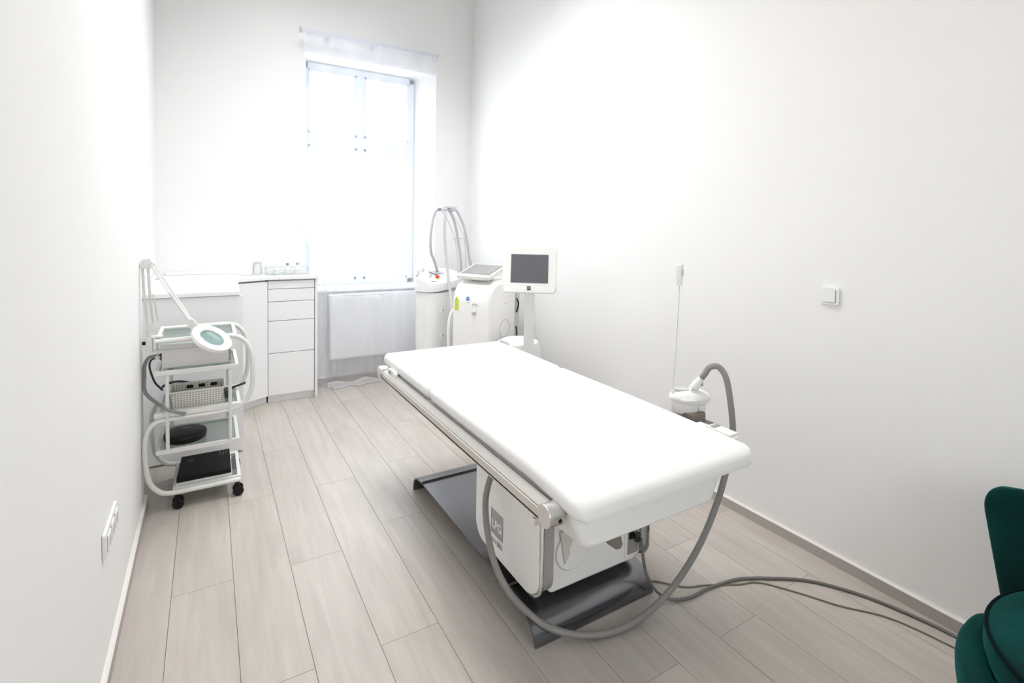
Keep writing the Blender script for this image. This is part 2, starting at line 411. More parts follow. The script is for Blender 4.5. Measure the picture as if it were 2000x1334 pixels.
# ---- window
b = B()
fx0, fx1, fz0, fz1 = WX0+0.005, 2.185, WZ0, WZ1-0.01
b.box((fx0, FY-0.03, fz0), (fx0+0.055, FY+0.05, fz1), 0.006)
b.box((fx1-0.06, FY-0.03, fz0), (fx1, FY+0.05, fz1), 0.006)
b.box((fx0, FY-0.03, fz1-0.06), (fx1, FY+0.05, fz1), 0.006)
b.box((fx0, FY-0.03, fz0), (fx1, FY+0.05, fz0+0.05), 0.006)
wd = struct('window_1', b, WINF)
MX = 1.625
def sash(x0, x1, z0, z1):
    b = B(); t = 0.035
    b.box((x0, FY-0.025, z0), (x0+t, FY+0.02, z1), 0.004); b.box((x1-t, FY-0.025, z0), (x1, FY+0.02, z1), 0.004)
    b.box((x0, FY-0.025, z0), (x1, FY+0.02, z0+t), 0.004); b.box((x0, FY-0.025, z1-t), (x1, FY+0.02, z1), 0.004)
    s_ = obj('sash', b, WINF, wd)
    b = B(); b.box((x0+t-0.004, FY-0.004, z0+t-0.004), (x1-t+0.004, FY+0.004, z1-t+0.004)); obj('pane', b, WGLASS, s_)
TR0, TR1 = 2.28, 2.37
sash(fx0+0.035, MX-0.028, fz0+0.045, TR0); sash(MX+0.028, fx1-0.04, fz0+0.045, TR0)
sash(fx0+0.035, MX-0.028, TR1, fz1-0.045); sash(MX+0.028, fx1-0.04, TR1, fz1-0.045)
b = B(); b.box((fx0+0.05, FY-0.035, TR0-0.01), (fx1-0.05, FY+0.045, TR1+0.01), 0.006); obj('transom', b, WINF, wd)
b = B(); b.box((MX-0.035, FY-0.04, fz0+0.04), (MX+0.035, FY+0.045, TR0-0.011), 0.006); b.box((MX-0.035, FY-0.04, TR1+0.011), (MX+0.035, FY+0.045, fz1-0.05), 0.006); obj('mullion', b, WINF, wd)
b = B(); b.box((MX-0.012, FY-0.055, 1.50), (MX+0.012, FY-0.040, 1.62), 0.004); b.box((MX-0.01, FY-0.085, 1.55), (MX+0.01, FY-0.053, 1.57), 0.004); b.box((MX-0.01, FY-0.088, 1.47), (MX+0.01, FY-0.074, 1.57), 0.005); obj('handle', b, ALU, wd)

# ---- baseboards
def bb(name, pts, h=0.055, t=0.016):
    b = B()
    for (a, c) in zip(pts, pts[1:]):
        a = Vector(a+(0,)); c = Vector(c+(0,)); d = (c-a).normalized(); nrm = Vector((-d.y, d.x, 0))
        M = Matrix(((d.x, nrm.x, 0, a.x), (d.y, nrm.y, 0, a.y), (0, 0, 1, 0), (0, 0, 0, 1)))
        L = (c-a).length
        b.prism([(0, 0), (t, 0), (t, h-0.006), (t-0.006, h), (0, h)], 0, L, M=M @ Matrix(((0, 0, 1, 0), (1, 0, 0, 0), (0, 1, 0, 0), (0, 0, 0, 1))))
    o = struct(name, b, BASEB)
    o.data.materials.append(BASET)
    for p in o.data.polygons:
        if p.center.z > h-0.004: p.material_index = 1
    return o
bb('baseboard_right', [(ROOM_W, FRONT+0.02), (ROOM_W, BACK-0.02)])
bb('baseboard_left', [(0, JOG), (0, FRONT+0.02)])
bb('baseboard_left', [(LX, 3.64), (LX, JOG+0.03)])
bb('baseboard_back', [(ROOM_W-0.02, BACK), (1.13, BACK)])

# ---- unseen ceiling lights above the frame, added to fill the room with light
for i, (lx, ly, lw, ll, pw, lc) in enumerate(((1.38, 2.8, 1.2, 1.2, 28.0, (0.95, 0.98, 1.01)), (1.2, 3.7, 1.2, 1.2, 20.5, (0.96, 0.98, 1.0)), (1.38, 1.0, 1.2, 1.2, 7.6, (1.0, 0.86, 0.66)))):
    t = thing('added_ceiling_light', ('added unseen square ceiling light, middle one of the row of three', 'added unseen square ceiling light nearest the curtained window', 'added unseen square ceiling light farthest from the curtained window')[i], 'ceiling light', (lx, ly, CEIL), world=True, group='added ceiling lights in a row')
    b = B(); b.box((lx-lw/2-0.02, ly-ll/2-0.02, CEIL-0.05), (lx+lw/2+0.02, ly-ll/2, CEIL-0.002), 0.003); b.box((lx-lw/2-0.02, ly+ll/2, CEIL-0.05), (lx+lw/2+0.02, ly+ll/2+0.02, CEIL-0.002), 0.003)
    b.box((lx-lw/2-0.02, ly-ll/2, CEIL-0.05), (lx-lw/2, ly+ll/2, CEIL-0.002), 0.003); b.box((lx+lw/2, ly-ll/2, CEIL-0.05), (lx+lw/2+0.02, ly+ll/2, CEIL-0.002), 0.003)
    obj('frame', b, ALU, t)
    b = B(); b.box((lx-lw/2, ly-ll/2, CEIL-0.02), (lx+lw/2, ly+ll/2, CEIL-0.01)); obj('diffuser', b, PLAS, t)
    lamp('fill_lamp', (0, 0, -0.03), lw*0.97, ll*0.97, pw, lc, t)

# ================================================================== OUTSIDE
t = thing('building', 'pale ornate house front across the street seen through the window', 'building', (4.5, 17.0, -9), world=True)
b = B(); b.box((-6, 17.0, -9), (18, 18.0, 11)); obj('wall', b, FACAD, t)
b = B()
b.box((-6, 16.55, 7.3), (18, 17, 7.7), 0.03); b.box((-6, 16.75, 7.0), (18, 17, 7.3)); obj('cornice', b, FACO, t)
for k in range(8, 20):
    b = B(); b.box((-5.8+k*0.9, 16.5, 6.72), (-5.5+k*0.9, 17, 7.0), 0.03); obj('bracket', b, FACO, t)
for kx in range(7):
    for kz in range(3):
        x = -4.2+kx*3.0; z = -6.0+kz*4.4
        b = B(); b.box((x-0.85, 16.86, z-0.25), (x+0.85, 17, z), 0.02); b.box((x-0.8, 16.9, z), (x-0.58, 17, z+2.3), 0.02); b.box((x+0.58, 16.9, z), (x+0.8, 17, z+2.3), 0.02)
        b.box((x-0.9, 16.8, z+2.3), (x+0.9, 17, z+2.5), 0.02)
        b.prism([(x-0.95, z+2.5), (x+0.95, z+2.5), (x, z+3.1)], -17.0, -16.85, M=XZ)
        fr = obj('window', b, FACO, t)
        b = B(); b.box((x-0.58, 16.96, z), (x+0.58, 17.02, z+2.3)); obj('pane', b, FACW, fr)

# ================================================================== WINDOW WALL
t = thing('radiator', 'flat white panel radiator under the window behind the sheer curtain', 'radiator', (1.75, 4.93, 0.25), world=True)
b = B(); b.box((1.265, 4.895, 0.235), (2.30, 4.965, 0.83), 0.012, 3); obj('front_panel', b, RADI, t)
b = B(); b.box((1.262, 4.90, 0.83), (2.302, 4.972, 0.848), 0.006); obj('top_grille', b, RADI, t)
for x in (1.42, 2.15):
    b = B(); b.box((x-0.02, 4.965, 0.35), (x+0.02, 4.999, 0.75), 0.003); obj('bracket', b, RADI, t)
b = B(); b.tube([(1.31, 4.93, 0.24), (1.31, 4.93, 0.10), (1.31, 4.955, 0.06), (1.31, 4.995, 0.06)], 0.009); obj('pipe', b, RADI, t)

t = thing('curtain_rail', 'slim white curtain rail fixed high above the window', 'curtain rail', (1.66, 4.9, 3.22), world=True)
b = B(); b.box((1.015, 4.885, 3.195), (2.30, 4.915, 3.232), 0.006); obj('track', b, mat('rail_white', (0.70, 0.72, 0.80), 0.4), t)
for x in (1.25, 1.66, 2.1):
    b = B(); b.box((x-0.015, 4.912, 3.20), (x+0.015, 4.999, 3.225), 0.003); obj('bracket', b, LGREY, t)
for x in (1.008, 2.30):
    b = B(); b.box((x-0.006, 4.882, 3.19), (x+0.008, 4.918, 3.236), 0.003); obj('end_cap', b, LGREY, t)

def curt(u, v):
    z = 3.195-v*3.185
    x = 1.03+u*(2.285-1.03)
    a = 0.004+0.010*v
    y = 4.872+a*math.sin(u*26+0.6*math.sin(u*9))+0.004*math.sin(u*61+v*2)*v
    # a stronger vertical fold in the middle, small gathers at the left edge
    y -= 0.016*math.exp(-((u-0.53)/0.018)**2)*(0.3+0.7*v)
    y += 0.010*math.sin(u*90)*math.exp(-(u/0.10)**2)*v
    if v > 0.985: y -= 0.01
    x += 0.018*v*math.sin(u*5)
    k = min(1.0, max(0.0, (1.40-z)/0.22)); x = x+(1.128-1.03)*k*(1-u)**1.5*(1.0 if u > 0 else 1.0)
    if k >= 1 and x < 1.122: x = 1.122+u*0.01
    return (x, y, z)
b = B(); b.grid(curt, 170, 60)
t = tag(obj('curtain', b, SHEER, ang=180), 'sheer white floor-length curtain hanging over the window and radiator', 'curtain')
def pool(u, v):
    x = 1.235+u*0.62; 
    y = 4.862-v*(0.115*(1-0.25*u)+0.02*math.sin(u*17)+0.012*math.sin(u*31+1))*(1 if u > 0.04 else 0.6)
    z = 0.006+0.035*math.exp(-((v-0.28)/0.2)**2)*(0.8+0.5*math.sin(u*14))+0.012*abs(math.sin(v*9+u*6))*(1-v)+0.014*math.exp(-((v-0.93)/0.07)**2)
    return (x, y, z)
b = B(); b.grid(pool, 90, 26)
obj('hem', b, sheer('sheer_voile_hem', (0.84, 0.83, 0.84), 0.36), t, ang=180)

# ================================================================== BUILT-IN CABINETS
Y0 = 4.62
wt = B(); 
wt.prism([(LX+0.002, 3.70), (0.472, 3.70), (0.492, 4.49), (0.715, 4.600), (1.112, 4.598), (1.112, 4.998), (LX+0.002, 4.998)], 1.035, 1.062, 0.003)
tag(obj('worktop', wt, LAMT), 'white worktop running over the built-in cabinets along the back corner', 'worktop')
b = B(); b.box((0.0, 4.976, 1.0635), (1.06, 4.998, 1.09)); b.box((LX+0.002, 3.78, 1.0635), (LX+0.02, 4.998, 1.09))
tag(obj('backsplash', b, LAMT), 'low white upstand strip behind the worktop against the wall', 'backsplash')
t = thing('base_cabinet', 'plain white cabinet block behind the utility cart under the worktop', 'cabinet', (0.2, 3.9, 0), world=True)
b = B(); b.box((LX+0.003, 3.735, 0.0), (0.478, 4.45, 1.034), 0.002); obj('body', b, LAMI, t)
b = B(); b.box((LX+0.004, 3.712, 0.012), (0.490, 3.733, 1.032), 0.003); obj('front_panel', b, LAMI, t)

t = thing('corner_cabinet', 'white angled corner cabinet with one tall handleless door', 'cabinet', (0.6, 4.7, 0), world=True)
b = B(); b.prism([(0.500, 4.545), (0.70, 4.645), (0.70, 4.99), (0.30, 4.99), (0.30, 4.545)], 0.06, 1.034); obj('body', b, GAP, t)
b = B(); b.prism([(0.492, 4.53), (0.708, 4.65), (0.70, 4.66), (0.485, 4.54)], 0.0, 0.058); obj('plinth', b, LAMI, t)
b = B(); b.prism([(0.500, 4.498), (0.7155, 4.6155), (0.708, 4.630), (0.492, 4.514)], 0.062, 1.022, 0.002); obj('door', b, LAMI, t)

t = thing('drawer_cabinet', 'white chest of five handleless drawers beside the window', 'drawer cabinet', (0.9, 4.8, 0), world=True)
b = B(); b.box((0.718, Y0+0.022, 0.06), (1.082, 4.99, 1.034)); obj('body', b, GAP, t)
b = B(); b.box((1.086, Y0-0.012, 0.0), (1.106, 4.99, 1.034), 0.002); obj('side_panel', b, LAMI, t)
b = B(); b.box((0.72, Y0+0.03, 0.0), (1.084, Y0+0.05, 0.058)); obj('plinth', b, LAMI, t)
zs = [0.062, 0.419, 0.690, 0.852, 0.957, 1.026]
for a, c in zip(zs, zs[1:]):
    b = B(); b.box((0.7195, Y0, a+0.0022), (1.0815, Y0+0.02, c-0.0022), 0.0015); obj('drawer', b, LAMI, t)

# things on the worktop
t = thing('glass_jar', 'clear glass jar standing on the worktop left of the acrylic tray', 'jar', (0.655, 4.80, 1.063), world=True)
b = B(); b.lathe([(0.033, 0), (0.038, 0.004), (0.038, 0.075), (0.030, 0.088), (0.030, 0.094), (0.026, 0.094), (0.026, 0.086), (0.034, 0.073), (0.034, 0.008), (0.0, 0.008)], (0.655, 4.80, 1.063)); obj('body', b, JARG, t)
b = B(); b.lathe([(0.0, 0), (0.033, 0), (0.033, 0.014), (0.0, 0.016)], (0.655, 4.80, 1.158)); obj('lid', b, LGREY, t)
b = B(); b.prism(rr(0.10, 0.055, 0.012, cx=0.565, cy=4.82), 1.0635, 1.082, 0.003)
tag(obj('soap_dish', b, PLAS), 'flat white dish on the worktop, leftmost of the small things', 'dish')
t = thing('acrylic_tray', 'clear acrylic tray on the worktop holding small white bottles', 'tray', (0.89, 4.8, 1.063), world=True)
b = B(); b.box((0.715, 4.72, 1.0635), (1.065, 4.90, 1.068)); obj('base', b, JARG, t)
b = B(); b.box((0.715, 4.896, 1.0685), (1.065, 4.90, 1.118)); b.box((0.715, 4.72, 1.0685), (0.719, 4.895, 1.118)); b.box((1.061, 4.72, 1.0685), (1.065, 4.895, 1.118)); b.box((0.7195, 4.72, 1.0685), (1.0605, 4.724, 1.098)); obj('sides', b, JARG, t)
b = B(); b.box((0.713, 4.894, 1.118), (1.067, 4.903, 1.1225)); b.box((0.713, 4.718, 1.118), (0.7205, 4.8938, 1.1225)); b.box((0.7208, 4.718, 1.098), (1.067, 4.7258, 1.102)); obj('rim', b, LGREY, t)
for i, (x, y, h, rad, lab) in enumerate(((0.800, 4.80, 0.060, 0.020, 'short white bottle at the left end of the acrylic tray'), (0.888, 4.79, 0.072, 0.019, 'white bottle with grey cap in the middle of the acrylic tray'), (0.972, 4.80, 0.074, 0.021, 'white bottle with beige cap at the right end of the acrylic tray'))):
    t = thing('bottle', lab, 'bottle', (x, y, 1.0685), world=True, group='small bottles in the acrylic tray')
    b = B(); b.lathe([(0, 0), (rad, 0), (rad, h*0.75), (rad*0.5, h*0.9), (rad*0.5, h)], (x, y, 1.0685)); obj('body', b, PLAS, t)
    b = B(); b.lathe([(0, 0), (rad*0.6, 0), (rad*0.6, 0.018), (0, 0.020)], (x, y, 1.0685+h)); obj('cap', b, (WHITEL, MGREY, mat('beige_cap', (0.5, 0.46, 0.38), 0.5))[i], t)

# ================================================================== TREATMENT BED
bed = thing('treatment_bed', 'white padded treatment bed on a dark steel base plate, in the middle of the room', 'treatment bed', (1.58, 2.0, 0), world=True)
prof = [(1.447, 0.0), (1.451, 0.020), (1.461, 0.042), (1.479, 0.062), (1.505, 0.078), (1.54, 0.090), (1.59, 0.098), (1.65, 0.1015), (1.73, 0.102), (2.50, 0.102), (2.57, 0.102), (2.605, 0.1008), (2.635, 0.0975), (2.66, 0.0915), (2.682, 0.082), (2.698, 0.068), (2.708, 0.05), (2.7125, 0.028), (2.714, 0.0)]
pp, _ = spline([Vector((0, a, c)) for a, c in prof], [0]*len(prof), 4)
outer = [(p.y, p.z) for p in pp]
inner = []
for i, (y, z) in enumerate(outer):
    p0 = Vector(outer[max(i-1, 0)]); p1 = Vector(outer[min(i+1, len(outer)-1)]); d = (p1-p0).normalized()
    inner.append((y+d.y*0.009, max(0.0, z-d.x*0.009)))
b = B(); b.prism(outer+inner[::-1], 1.292, 1.876, M=YZ)
obj('base_plate', b, STEEL, bed)
b = B(); b.box((1.45, 1.68, 0.1025), (1.75, 1.88, 0.145), 0.004); obj('pedestal', b, BLACK, bed)
cx0, cx1, cy0, cy1, cz0, cz1 = 1.378, 1.818, 1.488, 1.955, 0.138, 0.560
b = B(); b.box((cx0, cy0, cz0), (cx1, cy1, cz1), 0.02, 3)
cab = obj('cabinet_body', b, PLAS, bed)
for sgn, xa in ((-1, cx0), (1, cx1)):
    xo = xa+sgn*(0.058 if sgn < 0 else 0.040)
    cyc = (cy0+cy1)/2-0.004; czc = (cz0+cz1)/2
    wY = cy1-cy0+0.044; hZ = cz1-cz0-0.002
    b = B(); b.prism(rr(wY-0.012, hZ-0.012, 0.075, 7, cyc, czc), min(xa, xo), max(xa, xo)-0.0, M=YZ); obj('corner_pillar', b, PEARL, bed)
    b = B()
    path = [(xo-sgn*0.002, p[0], p[1]) for p in rr(wY, hZ, 0.08, 8, cyc, czc)]
    b.tube(path, 0.0065, 8, smooth=False, close=True); obj('chrome_trim', b, CHROME, bed)
    x1 = xo+sgn*0.010
    b = B(); b.prism(rr(wY-0.016, hZ-0.016, 0.074, 8, cyc, czc), min(xo-sgn*0.004, x1), max(xo-sgn*0.004, x1), 0.004, M=YZ); sp = obj('side_panel', b, PLAS, bed)
    if sgn < 0:
        lx_ = x1
        b = B(); b.box((lx_-0.0012, 1.722, 0.232), (lx_+0.002, 1.822, 0.334), 0.0005); lp = obj('logo_plate', b, SIGNG, sp)
        def TM(y, z): return Matrix(((0, 0, -1, lx_-0.0022), (-1, 0, 0, y), (0, 1, 0, z), (0, 0, 0, 1)))
        text('logo_text', 'LPG', 0.050, WHITEL, sp, TM(1.771, 0.275), 0.0008, sx=0.92)
        b = B(); b.box((lx_-0.0018, 1.817, 0.232), (lx_, 1.822, 0.334)); b.box((lx_-0.0018, 1.722, 0.232), (lx_, 1.822, 0.236)); obj('logo_shadow_edge', b, MGREY, sp)
        text('model_text', 'CELLU', 0.016, GTEXT, sp, TM(1.795, 0.205), 0.0004)
        text('model_text', 'M6', 0.034, mat('pale_print', (0.55, 0.55, 0.55), 0.5), sp, TM(1.745, 0.206), 0.0004)
# front-face details of the cabinet
b = B(); b.prism([(p[0]+1.478, p[1]+0.288) for p in sup(0.150, 0.150, 2.0, 40)], -(cy0+0.002), -(cy0-0.006), 0.002, M=XZ); dd = obj('round_cover', b, PLAS, bed)
b = B(); b.prism([(p[0]+1.478, p[1]+0.288) for p in sup(0.160, 0.160, 2.0, 40)], -(cy0+0.002), -(cy0-0.0015), M=XZ); obj('cover_seam', b, LGREY, dd)
b = B(); b.prism([(1.412, 0.375), (1.462, 0.39), (1.472, 0.335), (1.455, 0.31), (1.458, 0.285), (1.435, 0.25), (1.425, 0.30)], -(cy0-0.0065), -(cy0-0.016), 0.002, M=XZ); obj('cover_tab', b, CREAM2, dd)
b = B(); b.box((1.745, cy0-0.008, 0.170), (1.822, cy0+0.002, 0.292), 0.003); sk = obj('socket_plate', b, PLAS, bed)
b = B(); b.box((1.755, cy0-0.0105, 0.180), (1.812, cy0-0.0075, 0.284), 0.002); obj('socket_panel', b, GREYR, sk)
b = B(); b.box((1.760, cy0-0.016, 0.245), (1.785, cy0-0.0108, 0.275), 0.002); obj('switch', b, BLACK, sk)
# tray frame under the mattress
b = B()
def tray_ring(y, x0, x1, z0, z1, r=0.022):
    return [(p[0], y, p[1]) for p in rr(x1-x0, z1-z0, r, 4, (x0+x1)/2, (z0+z1)/2)]
def tray_sec(y, i, zb):
    x0, x1, zt = 1.186+i, 1.838-i, 0.684-i*0.3; zb = zb+i*0.7; f = 0.055
    pts = [(x0, zt), (x0, zt-0.02), (x0+f*0.45, zb+0.045), (x0+f*0.62, zb+0.018), (x0+f*0.85, zb+0.004), (x0+f*1.3, zb), (x1-f*1.3, zb), (x1-f*0.85, zb+0.004), (x1-f*0.62, zb+0.018), (x1-f*0.45, zb+0.045), (x1, zt-0.02), (x1, zt)]
    return [(x, y, z) for x, z in pts]
b.loft([tray_sec(1.112, 0.022, 0.566), tray_sec(1.116, 0.010, 0.566), tray_sec(1.124, 0.003, 0.566), tray_sec(1.138, 0.0, 0.566), tray_sec(2.60, 0, 0.566), tray_sec(2.88, 0, 0.59), tray_sec(2.90, 0.012, 0.60)])
obj('frame', b, PLAS, bed)
b = B(); b.box((1.195, 1.20, 0.6845), (1.838, 2.86, 0.6875), 0.001); b.box((1.840, 1.16, 0.66), (1.925, 2.86, 0.684), 0.006); obj('mattress_board', b, mat('grey_board', (0.42, 0.41, 0.39), 0.5), bed)
# mattress, two sections
def mring(y, x0, x1, z0, z1, r):
    r = min(r, (z1-z0)*0.49)
    pts = rr(x1-x0, z1-z0, r, 6, (x0+x1)/2, (z0+z1)/2); out = []
    for (x, z) in pts: out.append((x, y, z))
    return out
MZ0, MZ1 = 0.688, 0.757
def mattress(y0, y1, near, far):
    b = B(); rings = []
    X0, X1 = 1.166, 1.960
    if near == 'round':
        for k in range(9):
            a = PI/2*k/8
            rings.append(mring(y0+0.055*(1-math.cos(a))*0.8, X0+0.030*(1-math.sin(a)), X1-0.030*(1-math.sin(a)), 0.681+0.004*(1-math.sin(a)), 0.715+(MZ1-0.715-0.010)*math.sin(a), 0.026))
        rings.append(mring(y0+0.14, X0+0.004, X1-0.004, MZ0-0.004, MZ1-0.004, 0.028)); rings.append(mring(y0+0.26, X0+0.008, X1-0.008, MZ0, MZ1, 0.028))
    else:
        for k in range(6):
            a = PI/2*k/5; i = 0.03*(1-math.sin(a))
            rings.append(mring(y0+0.03*(1-math.cos(a)), X0+0.008+i, X1-0.008-i, MZ0+i*0.6, MZ1-i, 0.028))
    rings.append(mring((y0+y1)/2, X0+0.008, X1-0.008, MZ0, MZ1+0.002, 0.028))
    e = 0.03 if far == 'seam' else 0.035
    for k in range(6):
        a = PI/2*k/5; i = e*(1-math.cos(a))
        rings.append(mring(y1-e+e*math.sin(a), X0+0.008+i, X1-0.008-i, MZ0+i*0.6, MZ1-i, 0.028))
    b.loft(rings); return b
obj('mattress', mattress(1.068, 2.203, 'round', 'seam'), VINYL, bed, ang=60)
obj('head_cushion', mattress(2.205, 2.925, 'seam', 'end'), VINYL, bed, ang=60)
b = B(); b.tube([(1.196, 1.084, 0.683), (1.190, 1.09, 0.70), (1.193, 1.10, 0.725), (1.20, 1.12, 0.738), (1.2, 1.2, 0.748)], 0.0022, 6); obj('piping', b, VINYL, bed)
# side rail
b = B()
b.prism([(1.140, 0.648), (1.180, 0.648), (1.180, 0.687), (1.170, 0.690), (1.162, 0.684), (1.140, 0.676)], -2.83, -1.19, M=XZ)
rail = obj('side_rail', b, GREYR, bed)
b = B(); b.box((1.1345, 1.19, 0.640), (1.1405, 2.83, 0.672), 0.001); b.box((1.1345, 1.19, 0.636), (1.185, 2.83, 0.6475), 0.001); obj('rail_cover', b, CREAM2, rail)
for y in (1.178, 2.835):
    b = B(); b.cyl((1.125, y, 0.670), (1.178, y, 0.670), 0.034, 32, bev=0.0025); k = obj('end_cap', b, ALU, rail)
    b = B(); b.cyl((1.160, y-0.0345, 0.664), (1.160, y-0.030, 0.664), 0.0065, 12); obj('screw_hole', b, BLACK, k)
b = B(); b.prism(rr(0.13, 0.05, 0.02, 5, 2.715, 0.682), 1.158, 1.180, 0.004, M=YZ); ck = obj('rail_clip', b, PLAS, rail)
b = B(); b.prism(rr(0.035, 0.014, 0.006, 4, 2.73, 0.690), 1.1565, 1.160, M=YZ); obj('slot', b, MGREY, ck)
b = B(); b.tube([(1.165, 1.27, 0.60), (1.18, 1.27, 0.62), (1.2, 1.27, 0.64)], 0.008, 8); b.box((1.15, 1.262, 0.588), (1.18, 1.278, 0.612), 0.003); obj('rail_bolt', b, CHROME, rail)
# levers under the frame
b = B(); b.prism([(1.45, 0.465), (1.51, 0.465), (1.545, 0.42), (1.555, 0.39), (1.545, 0.375), (1.525, 0.377), (1.49, 0.405), (1.465, 0.44)], -1.315, -1.295, 0.006, M=XZ); obj('lever', b, BROWN, bed)
b = B(); b.box((1.46, 1.30, 0.45), (1.50, 1.33, 0.57), 0.004); obj('lever_arm', b, BROWN, bed)
b = B(); b.prism([(1.752, 0.568), (1.804, 0.568), (1.800, 0.530), (1.788, 0.500), (1.776, 0.506), (1.768, 0.525)], -1.215, -1.20, 0.003, M=XZ); obj('hook', b, BROWN, bed)
# holder for the handpiece on the right-hand side
b = B(); b.box((1.93, 1.34, 0.655), (2.06, 1.40, 0.675), 0.004); b.box((1.99, 1.36, 0.662), (2.17, 1.56, 0.682), 0.01); b.box((2.045, 1.42, 0.675), (2.135, 1.50, 0.725), 0.006); hd = obj('handpiece_holder', b, BROWN, bed)
b = B(); b.cyl((2.085, 1.49, 0.68), (2.085, 1.49, 0.725), 0.045, 28, bev=0.003); obj('holder_cup', b, ALU, hd)
b = B(); b.box((1.99, 1.20, 0.722), (2.045, 1.31, 0.733), 0.004); b.box((1.985, 1.19, 0.664), (2.035, 1.37, 0.7215), 0.004); obj('accessory_tray', b, PLAS, bed)
b = B(); b.box((1.998, 1.275, 0.7333), (2.035, 1.295, 0.736), 0.001); obj('tray_insert', b, MGREY, bed)

# ---- handpiece resting in the holder
hp = thing('massage_handpiece', 'white oval massage handpiece with a chrome neck resting in the holder beside the bed', 'handpiece', (2.10, 1.49, 0.70), world=True)
vd = Vector((0.859, -0.512, 0)).normalized()
MH = Matrix.Translation((2.098, 1.478, 0.782)) @ Matrix.Rotation(math.atan2(vd.y, vd.x), 4, 'Z')
b = B(); b.lathe([(0.0, -0.030), (0.05, -0.030), (0.078, -0.022), (0.090, -0.004), (0.088, 0.008), (0.078, 0.020), (0.055, 0.030), (0.03, 0.034), (0.0, 0.035)], seg=40, sy=0.62, M=MH); hb = obj('body', b, CREAM, hp)
b = B(); b.lathe([(0.0, 0.0), (0.055, 0.0), (0.058, 0.004), (0.062, 0.04), (0.058, 0.046), (0.0, 0.046)], (-0.018, 0, -0.064), seg=32, sy=0.7, M=MH); obj('treatment_head', b, CREAM, hp)
b = B(); b.prism(sup(0.085, 0.045, 2.2, 28, cx=-0.03), 0.0285, 0.0365, 0.002, M=MH); obj('control_panel', b, LGREY, hp)
b = B(); b.lathe([(0.0, 0), (0.036, 0), (0.036, 0.006), (0, 0.007)], (-0.022, -0.052, -0.004), seg=24, sy=0.25, M=MH); obj('button', b, WHITEL, hp)
b = B(); b.box((0.028, -0.03, -0.058), (0.062, 0.03, -0.028), 0.008, M=MH); obj('side_grip', b, CREAM, hp)
n0 = Vector((2.094, 1.475, 0.803)); n1 = Vector((2.10, 1.418, 0.885)); dn = (n1-n0).normalized()
b = B(); b.cyl(n0, n0+dn*0.036, 0.021, 24, bev=0.002); obj('chrome_collar', b, CHROME, hp)
b = B(); b.tube([n0+dn*0.036, n0+dn*0.045, n0+dn*0.075, n0+dn*0.098], [0.017, 0.019, 0.0155, 0.012], 20, smooth=False); obj('connector', b, CREAM, hp)
b = B(); b.box((-0.004, -0.004, -0.01), (0.004, 0.004, 0.01), 0.001, M=Matrix.Translation(n0+dn*0.062+Vector((0.006, -0.0165, 0)))); obj('release_button', b, MGREY, hp)

# ---- corrugated hose
hose = [n0+dn*0.092, n0+dn*0.115, (2.113, 1.395, 0.928), (2.13, 1.367, 0.937), (2.143, 1.338, 0.900), (2.15, 1.318, 0.811), (2.151, 1.300, 0.687), (2.145, 1.303, 0.600), (2.125, 1.308, 0.505), (2.08, 1.308, 0.400), (2.01, 1.315, 0.268), (1.935, 1.333, 0.152),
        (1.845, 1.350, 0.064), (1.74, 1.350, 0.028), (1.64, 1.350, 0.018), (1.54, 1.365, 0.016), (1.43, 1.405, 0.030), (1.34, 1.465, 0.060), (1.283, 1.545, 0.105), (1.25, 1.60, 0.155), (1.228, 1.645, 0.226), (1.218, 1.684, 0.324), (1.220, 1.709, 0.423), (1.24, 1.728, 0.481), (1.265, 1.736, 0.528), (1.285, 1.74, 0.566)]
b = B(); b.tube(hose, 0.0122, 12, sub=22, ribs=0.05)
tag(obj('vacuum_hose', b, HOSEM, ang=180), 'grey corrugated hose looping from the handpiece under the foot of the bed', 'hose')
# ---- hose support rod
t = thing('hose_support_rod', 'thin upright wire beside the bed topped by a small white hook', 'support rod', (2.035, 1.5, 0.68), world=True)
b = B(); b.tube([(2.026, 1.512, 0.683), (2.026, 1.510, 0.82), (2.032, 1.505, 1.0), (2.036, 1.502, 1.268)], 0.0018, 6, sub=3); obj('rod', b, LGREY, t)
b = B(); b.tube([(2.026, 1.512, 0.684), (2.026, 1.511, 0.80), (2.026, 1.510, 0.815)], [0.006, 0.005, 0.004], 10, smooth=False); obj('rod_base', b, CREAM, t)
mh = Matrix.Translation((2.034, 1.502, 1.315)) @ Matrix.Rotation(0.35, 4, 'Z')
b = B(); b.prism([(-0.006, -0.048), (0.006, -0.048), (0.014, -0.02), (0.018, 0.02), (0.014, 0.042), (0.0, 0.05), (-0.014, 0.042), (-0.018, 0.02), (-0.014, -0.02)], -0.012, 0.012, 0.005, M=mh @ XZ); hk = obj('hook_head', b, CREAM, t)
b = B(); b.box((-0.009, -0.0145, -0.006), (0.009, -0.011, 0.022), 0.003, M=mh); obj('hook_clip', b, LGREY, hk)

